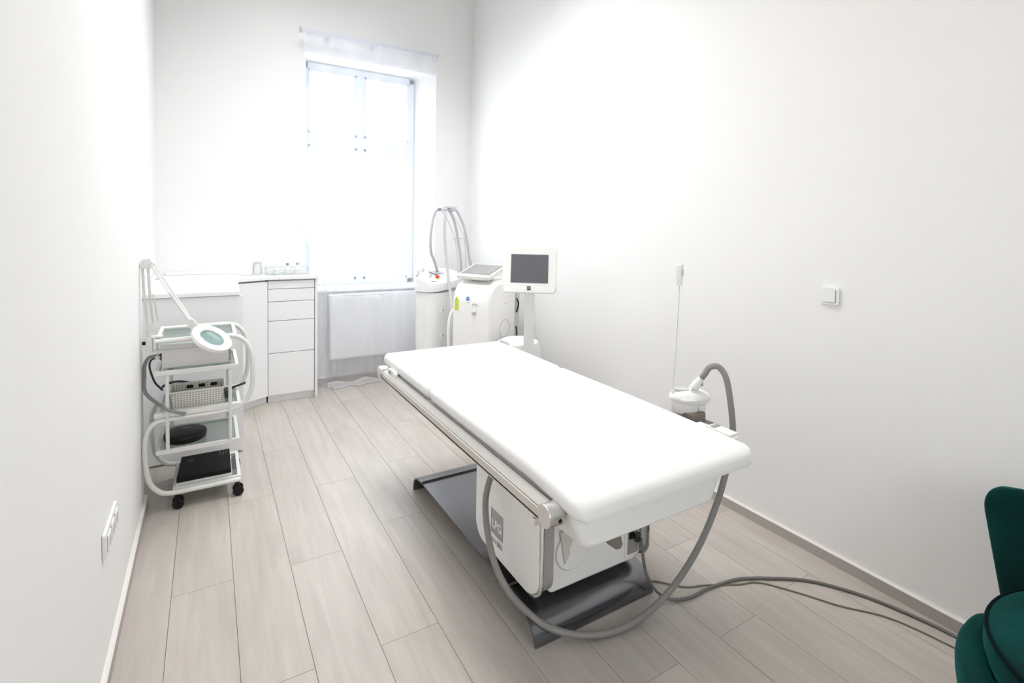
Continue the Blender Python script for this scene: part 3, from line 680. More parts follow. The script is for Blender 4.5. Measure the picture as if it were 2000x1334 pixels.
# ---- cables on the floor
cab_pts = [(1.798, 1.452, 0.242), (1.804, 1.446, 0.220), (1.812, 1.445, 0.165), (1.828, 1.435, 0.09), (1.862, 1.410, 0.030), (1.905, 1.372, 0.009), (1.985, 1.345, 0.007), (2.079, 1.345, 0.007), (2.165, 1.335, 0.007), (2.249, 1.319, 0.007), (2.315, 1.29, 0.007), (2.372, 1.2575, 0.007), (2.513, 1.160, 0.007), (2.6165, 1.007, 0.007), (2.67, 0.848, 0.007), (2.692, 0.711, 0.007), (2.70, 0.45, 0.007), (2.70, 0.0, 0.007), (2.70, -0.5, 0.007)]
t = thing('floor_cable', 'thick grey power cord plugged into the bed and running along the right wall', 'cable', (1.80, 1.46, 0), world=True)
b = B(); b.tube(cab_pts, 0.0062, 10, sub=8); obj('cord', b, CABLEM, t)
b = B(); b.box((1.785, 1.458, 0.232), (1.811, 1.4768, 0.266), 0.004); b.cyl((1.798, 1.448, 0.246), (1.798, 1.460, 0.248), 0.009, 12); obj('plug', b, CABLEK, t)
b = B(); b.tube([(1.888, 1.515, 0.0035), (1.9363, 1.4829, 0.0035), (2.018, 1.400, 0.0035), (2.10, 1.366, 0.0035), (2.23, 1.299, 0.0035), (2.318, 1.262, 0.0035), (2.4052, 1.1426, 0.0035), (2.4785, 1.018, 0.0035), (2.5827, 0.882, 0.0035), (2.6264, 0.697, 0.0035), (2.66, 0.45, 0.0035), (2.672, 0.0, 0.0035)], 0.003, 8, sub=8)
tag(obj('thin_cable', b, CABLEO), 'thin olive-grey cable on the floor beside the thicker power cord', 'cable')

# ================================================================== UTILITY CART
cart = thing('utility_cart', 'white tubular utility cart on black castors with glass shelves', 'utility cart', (0.27, 3.3, 0), world=True)
TF = [(0.063, 0.888), (0.24, 0.889), (0.405, 0.889), (0.470, 0.850), (0.500, 0.765), (0.505, 0.636), (0.484, 0.545), (0.434, 0.494), (0.36, 0.482), (0.20, 0.480), (0.08, 0.476), (0.040, 0.450), (0.018, 0.39), (0.016, 0.28), (0.030, 0.175), (0.063, 0.115), (0.115, 0.088), (0.24, 0.086), (0.444, 0.086)]
for y in (3.125, 3.50):
    b = B(); b.tube([(x, y, z) for x, z in TF], 0.0125, 12, sub=6); obj('side_frame', b, ENAM, cart)
SH = [(0.063, 0.430, 0.887), (0.060, 0.437, 0.723), (0.060, 0.448, 0.506), (0.061, 0.439, 0.313), (0.130, 0.447, 0.092)]
for i, (xa, xb, z) in enumerate(SH):
    b = B(); hh = 0.011; yf, yb = (3.112, 3.498) if i in (1, 3) else (3.139, 3.486)
    if i == 4: yf, yb = 3.1385, 3.486
    b.box((xa, yf, z-hh), (xb, yf+0.018, z+hh), 0.002); b.box((xa, yb-0.018, z-hh), (xb, yb, z+hh), 0.002)
    b.box((xa, yf+0.0185, z-hh), (xa+0.018, yb-0.0185, z+hh), 0.002); b.box((xb-0.018, yf+0.0185, z-hh), (xb, yb-0.0185, z+hh), 0.002)
    sf = obj('shelf_frame', b, ENAM, cart)
    b = B(); b.box((xa+0.0185, yf+0.0187, z-0.002), (xb-0.0185, yb-0.0187, z+0.003)); obj('glass_shelf', b, SHELFG, sf)
    for x in ((xa+0.012, xb-0.012) if i in (2, 4) else ()):
        b = B(); b.cyl((x, yf-0.003 if i == 2 else yf-0.003, z), (x, yf, z), 0.004, 10); obj('screw', b, GREYR, sf)
b = B(); b.box((0.055, 3.1145, 0.494), (0.452, 3.1375, 0.517), 0.002); obj('front_bar', b, ENAM, cart)
for x in (0.112, 0.395):
    for y in (3.118, 3.492):
        b = B(); b.cyl((x, y-0.001, 0.325), (x, y-0.001, 0.711), 0.0085, 14); obj('post', b, ENAM, cart)
for x in (0.150, 0.428):
    for y in (3.135, 3.49):
        b = B(); b.cyl((x, y, 0.06), (x, y, 0.074), 0.012, 14)
        b.box((x-0.012, y-0.016, 0.030), (x+0.014, y+0.016, 0.061), 0.008); cs = obj('castor', b, BLACK, cart)
        for s_ in (-1, 1):
            b = B(); b.cyl((x+0.004, y+s_*0.017, 0.0275), (x+0.004, y+s_*0.029, 0.0275), 0.027, 26, bev=0.005); obj('wheel', b, BLACK, cs)

t = thing('control_unit', 'grey metal control unit on the second shelf of the utility cart', 'control unit', (0.24, 3.3, 0.735), world=True)
b = B(); b.box((0.088, 3.155, 0.739), (0.392, 3.44, 0.838), 0.004); obj('housing', b, GREYBOX, t)
b = B(); b.box((0.084, 3.150, 0.8385), (0.396, 3.445, 0.862), 0.004); obj('lid', b, GREYBOX, t)
for x in (0.11, 0.38):
    for y in (3.17, 3.42):
        b = B(); b.cyl((x, y, 0.7265), (x, y, 0.7388), 0.008, 14); obj('foot', b, LGREY, t)
b = B(); b.cyl((0.0775, 3.22, 0.795), (0.0875, 3.22, 0.795), 0.012, 16); b.cyl((0.0775, 3.25, 0.77), (0.0875, 3.25, 0.77), 0.009, 16); obj('connector', b, CABLEK, t)
b = B(); b.box((0.3925, 3.17, 0.745), (0.402, 3.43, 0.835), 0.002); obj('side_vent', b, MGREY, t)

b = B(); b.tube([(0.080, 3.22, 0.795), (0.055, 3.215, 0.797), (0.028, 3.21, 0.790), (0.012, 3.205, 0.754), (0.011, 3.20, 0.703), (0.015, 3.18, 0.62), (0.070, 3.15, 0.560), (0.115, 3.1, 0.537), (0.15, 3.098, 0.52), (0.19, 3.11, 0.50)], 0.0085, 10)
tag(obj('cable', b, HOSEM), 'thick grey cable drooping from the control unit across the front of the basket', 'cable', None)
b = B(); b.tube([(0.080, 3.25, 0.77), (0.055, 3.29, 0.767), (0.030, 3.31, 0.754), (0.024, 3.31, 0.714), (0.045, 3.30, 0.640), (0.068, 3.30, 0.604), (0.08, 3.31, 0.585)], 0.005, 8)
tag(obj('cable', b, CABLEK), 'thin black cable hanging from the left end of the control unit', 'cable')
b = B(); b.tube([(0.07, 3.40, 0.575), (0.10, 3.405, 0.592), (0.15, 3.41, 0.596), (0.206, 3.41, 0.580), (0.29, 3.405, 0.545), (0.34, 3.40, 0.525), (0.40, 3.38, 0.53), (0.468, 3.37, 0.548), (0.479, 3.375, 0.552), (0.468, 3.385, 0.545), (0.41, 3.40, 0.522), (0.37, 3.41, 0.513)], 0.0065, 10)
tag(obj('cable', b, CABLEK), 'black coiled cable behind the perforated basket on the third shelf', 'cable')

t = thing('plastic_basket', 'cream perforated plastic basket on the third shelf of the utility cart', 'basket', (0.24, 3.26, 0.51), world=True)
def bsk_mat():
    m = mat('basket_mesh', (0.78, 0.76, 0.70), 0.45).copy(); n = m.node_tree.nodes; l = m.node_tree.links; p = n['Principled BSDF']
    tc = n.new('ShaderNodeTexCoord'); sp = n.new('ShaderNodeSeparateXYZ'); l.new(tc.outputs['Object'], sp.inputs[0])
    def frac(o, f):
        a = n.new('ShaderNodeMath'); a.operation = 'MULTIPLY'; a.inputs[1].default_value = f; l.new(o, a.inputs[0])
        c = n.new('ShaderNodeMath'); c.operation = 'FRACT'; l.new(a.outputs[0], c.inputs[0])
        d = n.new('ShaderNodeMath'); d.operation = 'GREATER_THAN'; d.inputs[1].default_value = 0.48; l.new(c.outputs[0], d.inputs[0]); return d
    a = frac(sp.outputs['X'], 75); c = frac(sp.outputs['Z'], 82)
    mm = n.new('ShaderNodeMath'); mm.operation = 'MULTIPLY'; l.new(a.outputs[0], mm.inputs[0]); l.new(c.outputs[0], mm.inputs[1])
    mx = n.new('ShaderNodeMix'); mx.data_type = 'RGBA'; mx.inputs['A'].default_value = (0.78, 0.76, 0.70, 1); mx.inputs['B'].default_value = (0.36, 0.32, 0.27, 1)
    l.new(mm.outputs[0], mx.inputs['Factor']); l.new(mx.outputs['Result'], p.inputs['Base Color']); return m
BM_ = bsk_mat()
b = B()
x0, x1, y0, y1, z0, z1, tp = 0.122, 0.368, 3.165, 3.335, 0.5105, 0.602, 0.012
def quadbox(b, p, q, t=0.003):   # wall from p to q leaning outwards
    pass
O4 = [(x0+tp, y0+tp), (x1-tp, y0+tp), (x1-tp, y1-tp), (x0+tp, y1-tp)]; T4 = [(x0, y0), (x1, y0), (x1, y1), (x0, y1)]
def sh(l4, k): cx_ = (x0+x1)/2; cy_ = (y0+y1)/2; return [(x-math.copysign(k, x-cx_), y-math.copysign(k, y-cy_)) for x, y in l4]
rings = [[(x, y, z0) for x, y in O4], [(x, y, z1) for x, y in T4], [(x, y, z1) for x, y in sh(T4, 0.003)], [(x, y, z0+0.004) for x, y in sh(O4, 0.003)]]
b.loft(rings); obj('tub', b, BM_, t)
b = B(); b.tube([(x0-0.002, y0-0.002, z1), (x1+0.002, y0-0.002, z1), (x1+0.002, y1+0.002, z1), (x0-0.002, y1+0.002, z1)], 0.0045, 8, smooth=False, close=True); obj('rim', b, BASK, t)
for i in range(3):
    x = 0.205+i*0.058
    b = B(); b.box((x-0.016, y1-0.0085, 0.572), (x+0.016, y1-0.004, 0.590), 0.002); obj('grip_slot', b, BLACK, t)
b = B(); b.box((0.372, 3.24, 0.5105), (0.40, 3.33, 0.555), 0.008); tag(obj('adapter', b, CABLEK), 'small dark adapter between the basket and the right post of the cart', 'adapter')

t = thing('round_case', 'round black case lying on the fourth shelf of the utility cart', 'case', (0.18, 3.26, 0.32), world=True)
b = B(); b.lathe([(0, 0), (0.092, 0), (0.099, 0.006), (0.101, 0.020), (0.101, 0.021)], (0.185, 3.262, 0.3165), 48); obj('base', b, BLACK, t)
b = B(); b.lathe([(0.101, 0), (0.101, 0.010), (0.097, 0.018), (0.085, 0.022), (0.0, 0.024)], (0.185, 3.262, 0.3378), 48); obj('lid', b, BLACK, t)

b = B(); b.box((0.165, 3.298, 0.3605), (0.205, 3.302, 0.3625)); obj('print_line', b, GTEXT, t)

b = B(); b.prism([(0.143, 3.165), (0.405, 3.165), (0.405, 3.46), (0.155, 3.46)], 0.0955, 0.112, 0.002); tag(obj('paper_box', b, PAPER), 'white flat box under the black one on the lowest shelf', 'box')
t = thing('black_box', 'flat black box with faint grey print on the lowest shelf of the cart', 'box', (0.27, 3.31, 0.112), world=True)
b = B(); b.prism([(0.145, 3.172), (0.400, 3.172), (0.400, 3.458), (0.158, 3.458)], 0.1125, 0.138, 0.002); obj('carton', b, BLACKB, t)
b = B()
for i, L in enumerate((0.05, 0.065, 0.05)): b.box((0.348+i*0.016, 3.44-L, 0.1381), (0.354+i*0.016, 3.44, 0.1384))
obj('print_block', b, mat('dim_print', (0.08, 0.08, 0.08), 0.6), t)
b = B(); b.box((0.19, 3.385, 0.1381), (0.22, 3.395, 0.1384)); b.box((0.19, 3.37, 0.1381), (0.215, 3.379, 0.1384)); obj('print_logo', b, mat('dim_print', (0.08, 0.08, 0.08), 0.6), t)

# ---- magnifying lamp clamped to the cart
t = thing('magnifying_lamp', 'white magnifying lamp with round green-tinted lens on a jointed arm clamped to the cart', 'magnifying lamp', (0.03, 3.2, 0.87), world=True)
ly = 3.165
b = B(); b.box((0.022, ly-0.02, 0.83), (0.050, ly+0.02, 0.905), 0.004); b.box((0.045, ly-0.02, 0.903), (0.095, ly+0.02, 0.913), 0.003); b.box((0.045, ly-0.015, 0.83), (0.085, ly+0.015, 0.838), 0.003); cl = obj('clamp', b, ENAM, t)
b = B(); b.cyl((0.07, ly, 0.80), (0.07, ly, 0.876), 0.004, 10); b.cyl((0.07, ly, 0.79), (0.07, ly, 0.802), 0.012, 14); obj('clamp_screw', b, ALU, cl)
b = B(); b.cyl((0.006, ly, 0.877), (0.021, ly, 0.877), 0.009, 14); obj('clamp_knob', b, BLACK, cl)
b = B(); b.cyl((0.036, ly, 0.905), (0.036, ly, 0.95), 0.011, 16); b.box((0.022, ly-0.012, 0.94), (0.062, ly+0.012, 0.975), 0.005); obj('post', b, ENAM, cl)
b = B(); b.tube([(0.030, ly, 0.955), (0.018, ly, 1.10), (0.012, ly, 1.275)], 0.0065, 10, smooth=False); b.tube([(0.055, ly, 0.962), (0.042, ly, 1.10), (0.034, ly, 1.27)], 0.0065, 10, smooth=False); la = obj('lower_arm', b, ENAM, t)
for dx in (0.0, 0.018):
    b = B(); b.tube([(0.038+dx, ly-0.012, 1.13), (0.056+dx, ly-0.012, 0.99)], 0.0035, 8, smooth=False, ribs=0); obj('spring', b, ALU, la)
b = B(); b.prism([(0.0, 1.265), (0.040, 1.255), (0.058, 1.285), (0.045, 1.312), (0.010, 1.308)], -(ly+0.012), -(ly-0.012), 0.004, M=XZ); obj('elbow', b, ENAM, t)
b = B(); b.tube([(0.040, ly-0.002, 1.296), (0.135, ly-0.022, 1.12), (0.212, ly-0.05, 0.985)], 0.008, 12, smooth=False); b.tube([(0.053, ly+0.012, 1.292), (0.144, ly-0.006, 1.125), (0.218, ly-0.038, 0.99)], 0.006, 10, smooth=False); ua = obj('upper_arm', b, ENAM, t)
b = B(); b.tube([(0.044, ly-0.018, 1.285), (0.125, ly-0.035, 1.135)], 0.004, 8, smooth=False); obj('spring', b, ALU, ua)
b = B(); b.box((0.062, ly+0.02, 1.20), (0.10, ly+0.026, 1.206), 0.001); obj('cable_clip', b, ENAM, ua)
b = B(); b.prism([(0.200, 0.965), (0.222, 0.935), (0.250, 0.945), (0.245, 0.975), (0.222, 1.0), (0.205, 0.99)], -(ly-0.036), -(ly-0.060), 0.004, M=XZ); obj('head_joint', b, ENAM, t)
hc = Vector((0.311, 2.975, 0.912)); nn = Vector((0.463, -0.384, 0.80)).normalized()
b = B(); b.tube([(0.238, ly-0.048, 0.962), (0.250, 3.105, 0.960), hc+(Vector((0.245, 3.11, 0.955))-hc)*0.86], 0.004, 8); obj('head_bracket', b, CHROME, t)
q = nn.to_track_quat('Z', 'Y').to_matrix().to_4x4(); MLn = Matrix.Translation(hc) @ q
MLn = MLn @ Matrix.Scale(0.965, 4)
b = B(); b.lathe([(0.062, -0.008), (0.070, -0.018), (0.093, -0.018), (0.102, -0.006), (0.101, 0.008), (0.090, 0.014), (0.068, 0.012), (0.061, 0.005), (0.062, -0.008)], seg=48, M=MLn); hr = obj('lens_ring', b, mat('white_lamp_head', (0.90, 0.90, 0.90), 0.35), t)
b = B(); b.lathe([(0, -0.001), (0.061, -0.001), (0.061, 0.001), (0.045, 0.005), (0.0, 0.007)], seg=40, M=MLn); obj('lens', b, LENSG, hr)

# ================================================================== MACHINES BY THE RIGHT WALL
# ---- hose machine (M1)
a1 = math.radians(30)
t = thing('slimming_machine', 'tall white beauty machine with hoses arching over it, beside the window', 'beauty machine', (2.185, 4.49, 0), a1)
def rnd(s): return sup(0.52*s, 0.30*s, 3.0, 48)
b = B(); b.loft([[(x, y, z) for x, y in sup(0.52-i, 0.30-i, 3.2, 48)] for z, i in ((0.04, 0.06), (0.06, 0.03), (0.5, 0.012), (0.90, 0.012))]); obj('body', b, PLAS, t)
b = B()
def lidr(i, top, dz=0): return [(x, y, (0.918+0.05*(x+0.26)/0.52+dz) if not top else (0.985+0.045*(x+0.26)/0.52+0.26*(y+0.15)+dz)) for x, y in sup(0.535-i, 0.315-i, 3.0, 48)]
b.loft([lidr(0.03, False, -0.016), lidr(0.004, False, -0.010), lidr(0, False), lidr(0, True, -0.015), lidr(0.012, True, -0.004), lidr(0.03, True), lidr(0.08, True, 0.002)]); lid = obj('console', b, PLAS, t)
def topz(x, y): return 0.985+0.045*(x+0.26)/0.52+0.26*(y+0.15)+0.002
tilt = Matrix.Rotation(math.atan(0.26), 4, 'X')
def TT(x, y): return Matrix.Translation((x, y, topz(x, y))) @ tilt
b = B(); b.lathe([(0, -0.003), (0.022, -0.003), (0.022, 0.006), (0, 0.007)], M=TT(-0.115, -0.055)); eb = obj('button_base', b, YEL, lid)
b = B(); b.lathe([(0, 0.006), (0.012, 0.006), (0.012, 0.012), (0.023, 0.015), (0.020, 0.026), (0, 0.028)], M=TT(-0.115, -0.055)); obj('stop_button', b, RED, lid)
b = B(); b.lathe([(0, -0.003), (0.013, -0.003), (0.012, 0.014), (0, 0.014)], M=TT(-0.165, -0.015)); b.box((-0.003, -0.010, 0.014), (0.003, 0.010, 0.034), 0.001, M=TT(-0.165, -0.015)); obj('key_switch', b, ALU, lid)
b = B(); b.prism(rr(0.17, 0.09, 0.006, cx=0, cy=0), -0.004, 0.004, 0.001, M=TT(0.02, 0.045)); ds = obj('display_frame', b, MGREY, lid)
b = B(); b.prism(rr(0.155, 0.075, 0.003), 0.0042, 0.0052, M=TT(0.02, 0.045)); obj('display', b, LGREY, ds)
b = B(); b.lathe([(0.018, 0.0), (0.045, 0.0), (0.05, 0.004), (0.045, 0.008), (0.018, 0.005)], sx=1.0, sy=0.5, M=TT(-0.19, -0.085)); obj('grip_recess', b, LAMI, lid)
for (x, y) in ((-0.235, 0.075), (-0.19, 0.11), (-0.10, 0.125)):
    b = B(); b.tube([(x, y, topz(x, y)-0.02), (x-0.006, y+0.002, topz(x, y)+0.012), (x+0.012, y+0.01, topz(x, y)+0.024), (x+0.03, y+0.01, topz(x, y)+0.015)], [0.014, 0.014, 0.012, 0.010], 12); obj('probe_holder', b, LGREY, lid)
for z in (0.745, 0.515):
    b = B(); fy = -0.149
    b.prism([(-0.175, z-0.022), (-0.14, z-0.0), (-0.175, z+0.022)], -fy, -fy+0.014, 0.003, M=XZ); hk = obj('probe_hook', b, LAMI, t)
    b = B(); b.prism([(-0.171, z-0.012), (-0.15, z-0.0), (-0.171, z+0.012)], -fy+0.0142, -fy+0.017, M=XZ); obj('hook_insert', b, MGREY, hk)
for x in (-0.2, 0.2):
    for y in (-0.08, 0.08):
        b = B(); b.cyl((x-0.012, y, 0.024), (x+0.012, y, 0.024), 0.024, 18, bev=0.004); b.box((x-0.01, y-0.01, 0.03), (x+0.01, y+0.01, 0.06)); obj('castor', b, BLACK, t)
# hose gantry
t = thing('hose_gantry', 'thin bracket frame carrying the pale hoses above the tall white machine', 'hose bracket', (2.3, 4.5, 1.05), world=True)
b = B(); b.box((2.138, 4.30, 1.675), (2.270, 4.48, 1.690), 0.004); b.box((2.12, 4.29, 1.652), (2.165, 4.40, 1.674), 0.004); b.box((2.25, 4.42, 1.652), (2.29, 4.50, 1.674), 0.004); obj('top_clamp', b, mat('pale_lilac_plastic', (0.66, 0.66, 0.72), 0.4), t)
b = B(); b.box((2.10, 4.325, 1.645), (2.122, 4.37, 1.672), 0.003); obj('hose_clip', b, MGREY, t)
b = B(); b.box((2.287, 4.46, 1.645), (2.307, 4.50, 1.672), 0.003); obj('hose_clip', b, MGREY, t)
b = B(); b.tube([(2.165, 4.42, 1.655), (2.218, 4.43, 1.588), (2.272, 4.445, 1.493), (2.321, 4.45, 1.381), (2.36, 4.46, 1.12), (2.37, 4.50, 0.98)], 0.0035, 8); obj('rod', b, LGREY, t)
b = B(); b.tube([(2.281, 4.48, 1.655), (2.346, 4.485, 1.567), (2.402, 4.49, 1.47), (2.441, 4.50, 1.39), (2.47, 4.52, 1.12), (2.46, 4.55, 0.95)], 0.0035, 8); obj('rod', b, LGREY, t)
b = B(); b.tube([(2.300, 4.44, 1.386), (2.36, 4.46, 1.390), (2.41, 4.48, 1.392), (2.475, 4.50, 1.394)], 0.0045, 8); obj('crossbar', b, LGREY, t)
H = [([(2.15, 4.36, 1.667), (2.083, 4.35, 1.649), (2.05, 4.35, 1.559), (2.032, 4.35, 1.42), (2.040, 4.36, 1.28), (2.085, 4.40, 1.196), (2.15, 4.50, 1.12), (2.205, 4.60, 1.07)], 'pale grey hose bowing out to the left of the tall white machine'),
     ([(2.175, 4.34, 1.668), (2.145, 4.29, 1.615), (2.133, 4.27, 1.469), (2.136, 4.25, 1.284), (2.137, 4.20, 1.103), (2.129, 4.12, 0.929), (2.115, 4.05, 0.803), (2.10, 4.0, 0.65), (2.12, 4.0, 0.45)], 'white hose hanging straight down in front of the tall white machine'),
     ([(2.24, 4.44, 1.668), (2.305, 4.45, 1.566), (2.342, 4.45, 1.42), (2.377, 4.45, 1.224), (2.392, 4.46, 1.09), (2.39, 4.48, 1.0)], 'pale hose curving right, second from the right on the gantry'),
     ([(2.27, 4.47, 1.678), (2.35, 4.49, 1.656), (2.428, 4.50, 1.52), (2.463, 4.50, 1.396), (2.50, 4.50, 1.195), (2.52, 4.50, 1.09), (2.51, 4.55, 0.93)], 'pale hose curving right, outermost on the gantry')]
for i, (pts, lab) in enumerate(H):
    b = B(); b.tube(pts, 0.0128, 12, sub=8); tag(obj('machine_hose', b, HOSEL), lab, 'hose', 'pale hoses hanging from the gantry')

# ---- cream machine with tilted touch screen (M2)
a2 = math.radians(-62)
t = thing('laser_machine', 'cream laser machine with a tilted touch screen on top and a blue round sticker', 'beauty machine', (2.284, 3.759, 0), a2)
pr = [(-0.215, 0.05), (-0.215, 0.86), (-0.208, 0.93), (-0.188, 0.99), (-0.155, 1.035), (-0.105, 1.062), (-0.04, 1.072), (0.222, 1.072), (0.222, 0.05)]
pq = []
for i in range(len(pr)-1):
    pq.append(pr[i])
b = B()
Wd = 0.372
rings = []
for x, ins in ((-Wd/2, 0.035), (-Wd/2+0.008, 0.018), (-Wd/2+0.022, 0.006), (-Wd/2+0.04, 0.0), (Wd/2-0.04, 0.0), (Wd/2-0.022, 0.006), (Wd/2-0.008, 0.018), (Wd/2, 0.035)):
    rg = []
    for (y, z) in pr:
        cy_, cz_ = -0.015, 0.55
        ky = 1-ins/0.2; kz = 1-ins/0.52
        rg.append((x, cy_+(y-cy_)*ky, cz_+(z-cz_)*kz))
    rings.append(rg)
b.loft(rings); body = obj('body', b, CREAM, t, ang=30)
b = B(); b.box((-0.165, 0.223, 0.05), (0.172, 0.300, 1.0), 0.02); bp = obj('rear_panel', b, LGREY, t)
b = B(); b.lathe([(0, 0), (0.088, 0), (0.098, 0.008), (0.085, 0.045), (0.075, 0.052), (0, 0.052)], (0, -0.045, 1.068), seg=40, sy=0.8); obj('neck', b, CREAM, t)
ts = Matrix.Translation((-0.015, -0.03, 1.135)) @ Matrix.Rotation(math.radians(17), 4, 'X')
b = B(); b.prism(rr(0.33, 0.285, 0.022), -0.018, 0.014, 0.006, M=ts); tb = obj('touch_screen', b, CREAM, t)
b = B(); b.prism(rr(0.295, 0.225, 0.004, cy=0.012), 0.0142, 0.0156, M=ts); obj('screen_frame', b, MGREY, tb)
b = B(); b.prism(rr(0.262, 0.195, 0.003, cy=0.012), 0.0158, 0.0168, M=ts); obj('screen', b, TSCREEN, tb)
fyl = -0.2155
def FM(x, z): return Matrix(((1, 0, 0, x), (0, 0, -1, fyl), (0, 1, 0, z), (0, 0, 0, 1)))
b = B(); b.box((-0.022, -0.026, 0), (0.022, 0.026, 0.0012), M=FM(-0.02, 0.905) if False else Matrix.Translation((-0.02, -0.2105, 0.925)) @ Matrix.Rotation(math.radians(83), 4, 'X')); st = obj('sticker', b, WHITEL, body)
b = B(); b.lathe([(0, 0.0013), (0.0165, 0.0013), (0.0165, 0.0018), (0, 0.0018)], M=Matrix.Translation((-0.02, -0.2105, 0.926)) @ Matrix.Rotation(math.radians(83), 4, 'X')); obj('sticker_disc', b, BLUE, st)
b = B(); b.box((-0.009, -0.002, 0.0019), (0.009, 0.003, 0.0023), M=Matrix.Translation((-0.02, -0.2105, 0.926)) @ Matrix.Rotation(math.radians(83), 4, 'X')); obj('sticker_mark', b, WHITEL, st)
b = B(); b.box((-0.018, -0.048, 0), (0.018, 0.038, 0.0012), M=FM(-0.128, 0.875)); b.prism([(-0.018, 0.038), (0.018, 0.038), (0, 0.062)], 0, 0.0012, M=FM(-0.128, 0.875)); lm = obj('warning_label', b, LIME, body)
b = B(); b.prism([(-0.006, 0.036), (0.006, 0.036), (0, 0.052)], 0.0013, 0.0016, M=FM(-0.128, 0.875)); b.box((-0.012, -0.006, 0.0013), (0.012, -0.003, 0.0016), M=FM(-0.128, 0.875)); obj('label_print', b, MGREY, lm)
b = B(); b.lathe([(0, 0), (0.022, 0), (0.021, 0.006), (0.015, 0.009), (0.010, 0.018), (0, 0.019)], M=FM(0.048, 0.825)); obj('knob', b, LGREY, body)
b = B(); b.tube([(0.03, fyl-0.002, 0.880), (0.04, fyl-0.003, 0.889), (0.055, fyl-0.003, 0.893), (0.07, fyl-0.003, 0.889), (0.08, fyl-0.002, 0.880)], 0.003, 6); obj('vent_arc', b, MGREY, body)
# circle logo on the side facing the room
def SM(y, z): return Matrix(((0, 0, 1, Wd/2-0.001), (1, 0, 0, y), (0, 1, 0, z), (0, 0, 0, 1)))
b = B(); b.lathe([(0.071, 0), (0.071, 0.003), (0.0745, 0.003), (0.0745, 0), (0.071, 0)], seg=48, M=SM(0.025, 0.675)); obj('round_emblem', b, mat('beige_ring', (0.58, 0.55, 0.48), 0.5), body)
b = B(); b.lathe([(0, 0), (0.005, 0), (0.005, 0.003), (0, 0.003)], seg=12, M=SM(0.03, 0.88)); obj('side_screw', b, MGREY, body)
b = B(); b.tube([(-0.185, -0.16, 0.83), (-0.205, -0.19, 0.78), (-0.215, -0.205, 0.68), (-0.215, -0.205, 0.50), (-0.21, -0.20, 0.35), (-0.185, -0.17, 0.30)], 0.013, 12); obj('side_handle', b, PLAS, t)
b = B(); b.tube([(0.178, 0.226, 0.90), (0.186, 0.245, 0.85), (0.178, 0.226, 0.78)], 0.006, 8); b.tube([(0.178, 0.226, 0.66), (0.183, 0.23, 0.60), (0.178, 0.226, 0.5)], 0.006, 8); obj('rear_cable', b, BLACK, t)
for x in (-0.13, 0.13):
    for y in (-0.16, 0.14):
        b = B(); b.cyl((x-0.012, y, 0.026), (x+0.012, y, 0.026), 0.026, 18, bev=0.004); b.box((x-0.01, y-0.01, 0.03), (x+0.01, y+0.01, 0.07)); obj('castor', b, BLACK, t)

# ---- monitor on a column with its white unit
a3 = math.radians(-37)
t = thing('monitor_stand', 'white framed monitor with dark screen on an upright column behind the bed', 'monitor', (2.250, 3.02, 0), a3)
b = B(); b.lathe([(0, 0), (0.09, 0), (0.09, 0.012), (0.08, 0.03), (0, 0.035)], (0, 0.03, 0), seg=40); obj('base', b, PLAS, t)
b = B(); b.prism(rr(0.072, 0.050, 0.02, cy=0.045), 0.034, 1.10, M=None); b.box((-0.036, 0.014, 0.034), (0.036, 0.026, 1.10), 0.004); obj('column', b, PLAS, t)
mt = Matrix.Translation((0, 0.0, 1.195)) @ Matrix.Rotation(math.radians(-8), 4, 'X')
def MB_(out, y0, y1, bev, m=mt): 
    q = B(); q.prism(out, -y1, -y0, bev, M=m @ XZ); return q
obj('housing', MB_(rr(0.382, 0.330, 0.028, cy=0.012), -0.03, 0.03, 0.012), CREAM, t)
b = B(); b.prism(rr(0.33, 0.25, 0.03), -0.065, -0.028, 0.012, M=mt @ XZ); hs = obj('rear_shell', b, CREAM, t)
obj('chin', MB_(rr(0.368, 0.055, 0.02, cy=-0.124), -0.040, -0.028, 0.010), CREAM, t)
b = MB_(rr(0.262, 0.200, 0.002, cy=0.020), -0.0325, -0.029, 0.0); obj('screen', b, SCREEN, t)
b = MB_(rr(0.026, 0.026, 0.001, cy=-0.117), -0.0425, -0.0395, 0.0); lb = obj('logo_badge', b, BLACK, t)
text('logo_text', 'LPG', 0.012, WHITEL, lb, mt @ Matrix(((1, 0, 0, 0), (0, 0, -1, -0.0428), (0, 1, 0, -0.117), (0, 0, 0, 1))), 0.0003)
b = B(); b.box((-0.004, -0.01, 0.178), (0.004, 0.01, 0.186), 0.001, M=mt); obj('camera_pin', b, LGREY, t)

t = thing('suction_unit', 'low rounded white unit standing behind the monitor column', 'beauty machine', (2.33, 3.25, 0), world=True)
b = B(); b.lathe([(0, 0.02), (0.17, 0.02), (0.185, 0.05), (0.19, 0.48), (0.185, 0.58), (0.165, 0.632), (0.12, 0.655), (0, 0.66)], (2.335, 3.30, 0), seg=40, sy=0.85); obj('body', b, PLAS, t)
b = B(); b.tube([(2.20, 3.23, 0.635), (2.155, 3.21, 0.662), (2.135, 3.20, 0.672)], [0.022, 0.02, 0.014], 12); sh_ = obj('spout', b, PLAS, t)
b = B(); b.cyl((2.137, 3.20, 0.671), (2.122, 3.195, 0.675), 0.010, 12); obj('spout_cap', b, LGREY, sh_)
b = B(); b.lathe([(0, 0), (0.15, 0), (0.15, 0.02), (0, 0.02)], (2.335, 3.30, 0), seg=32, sy=0.85); obj('foot', b, MGREY, t)

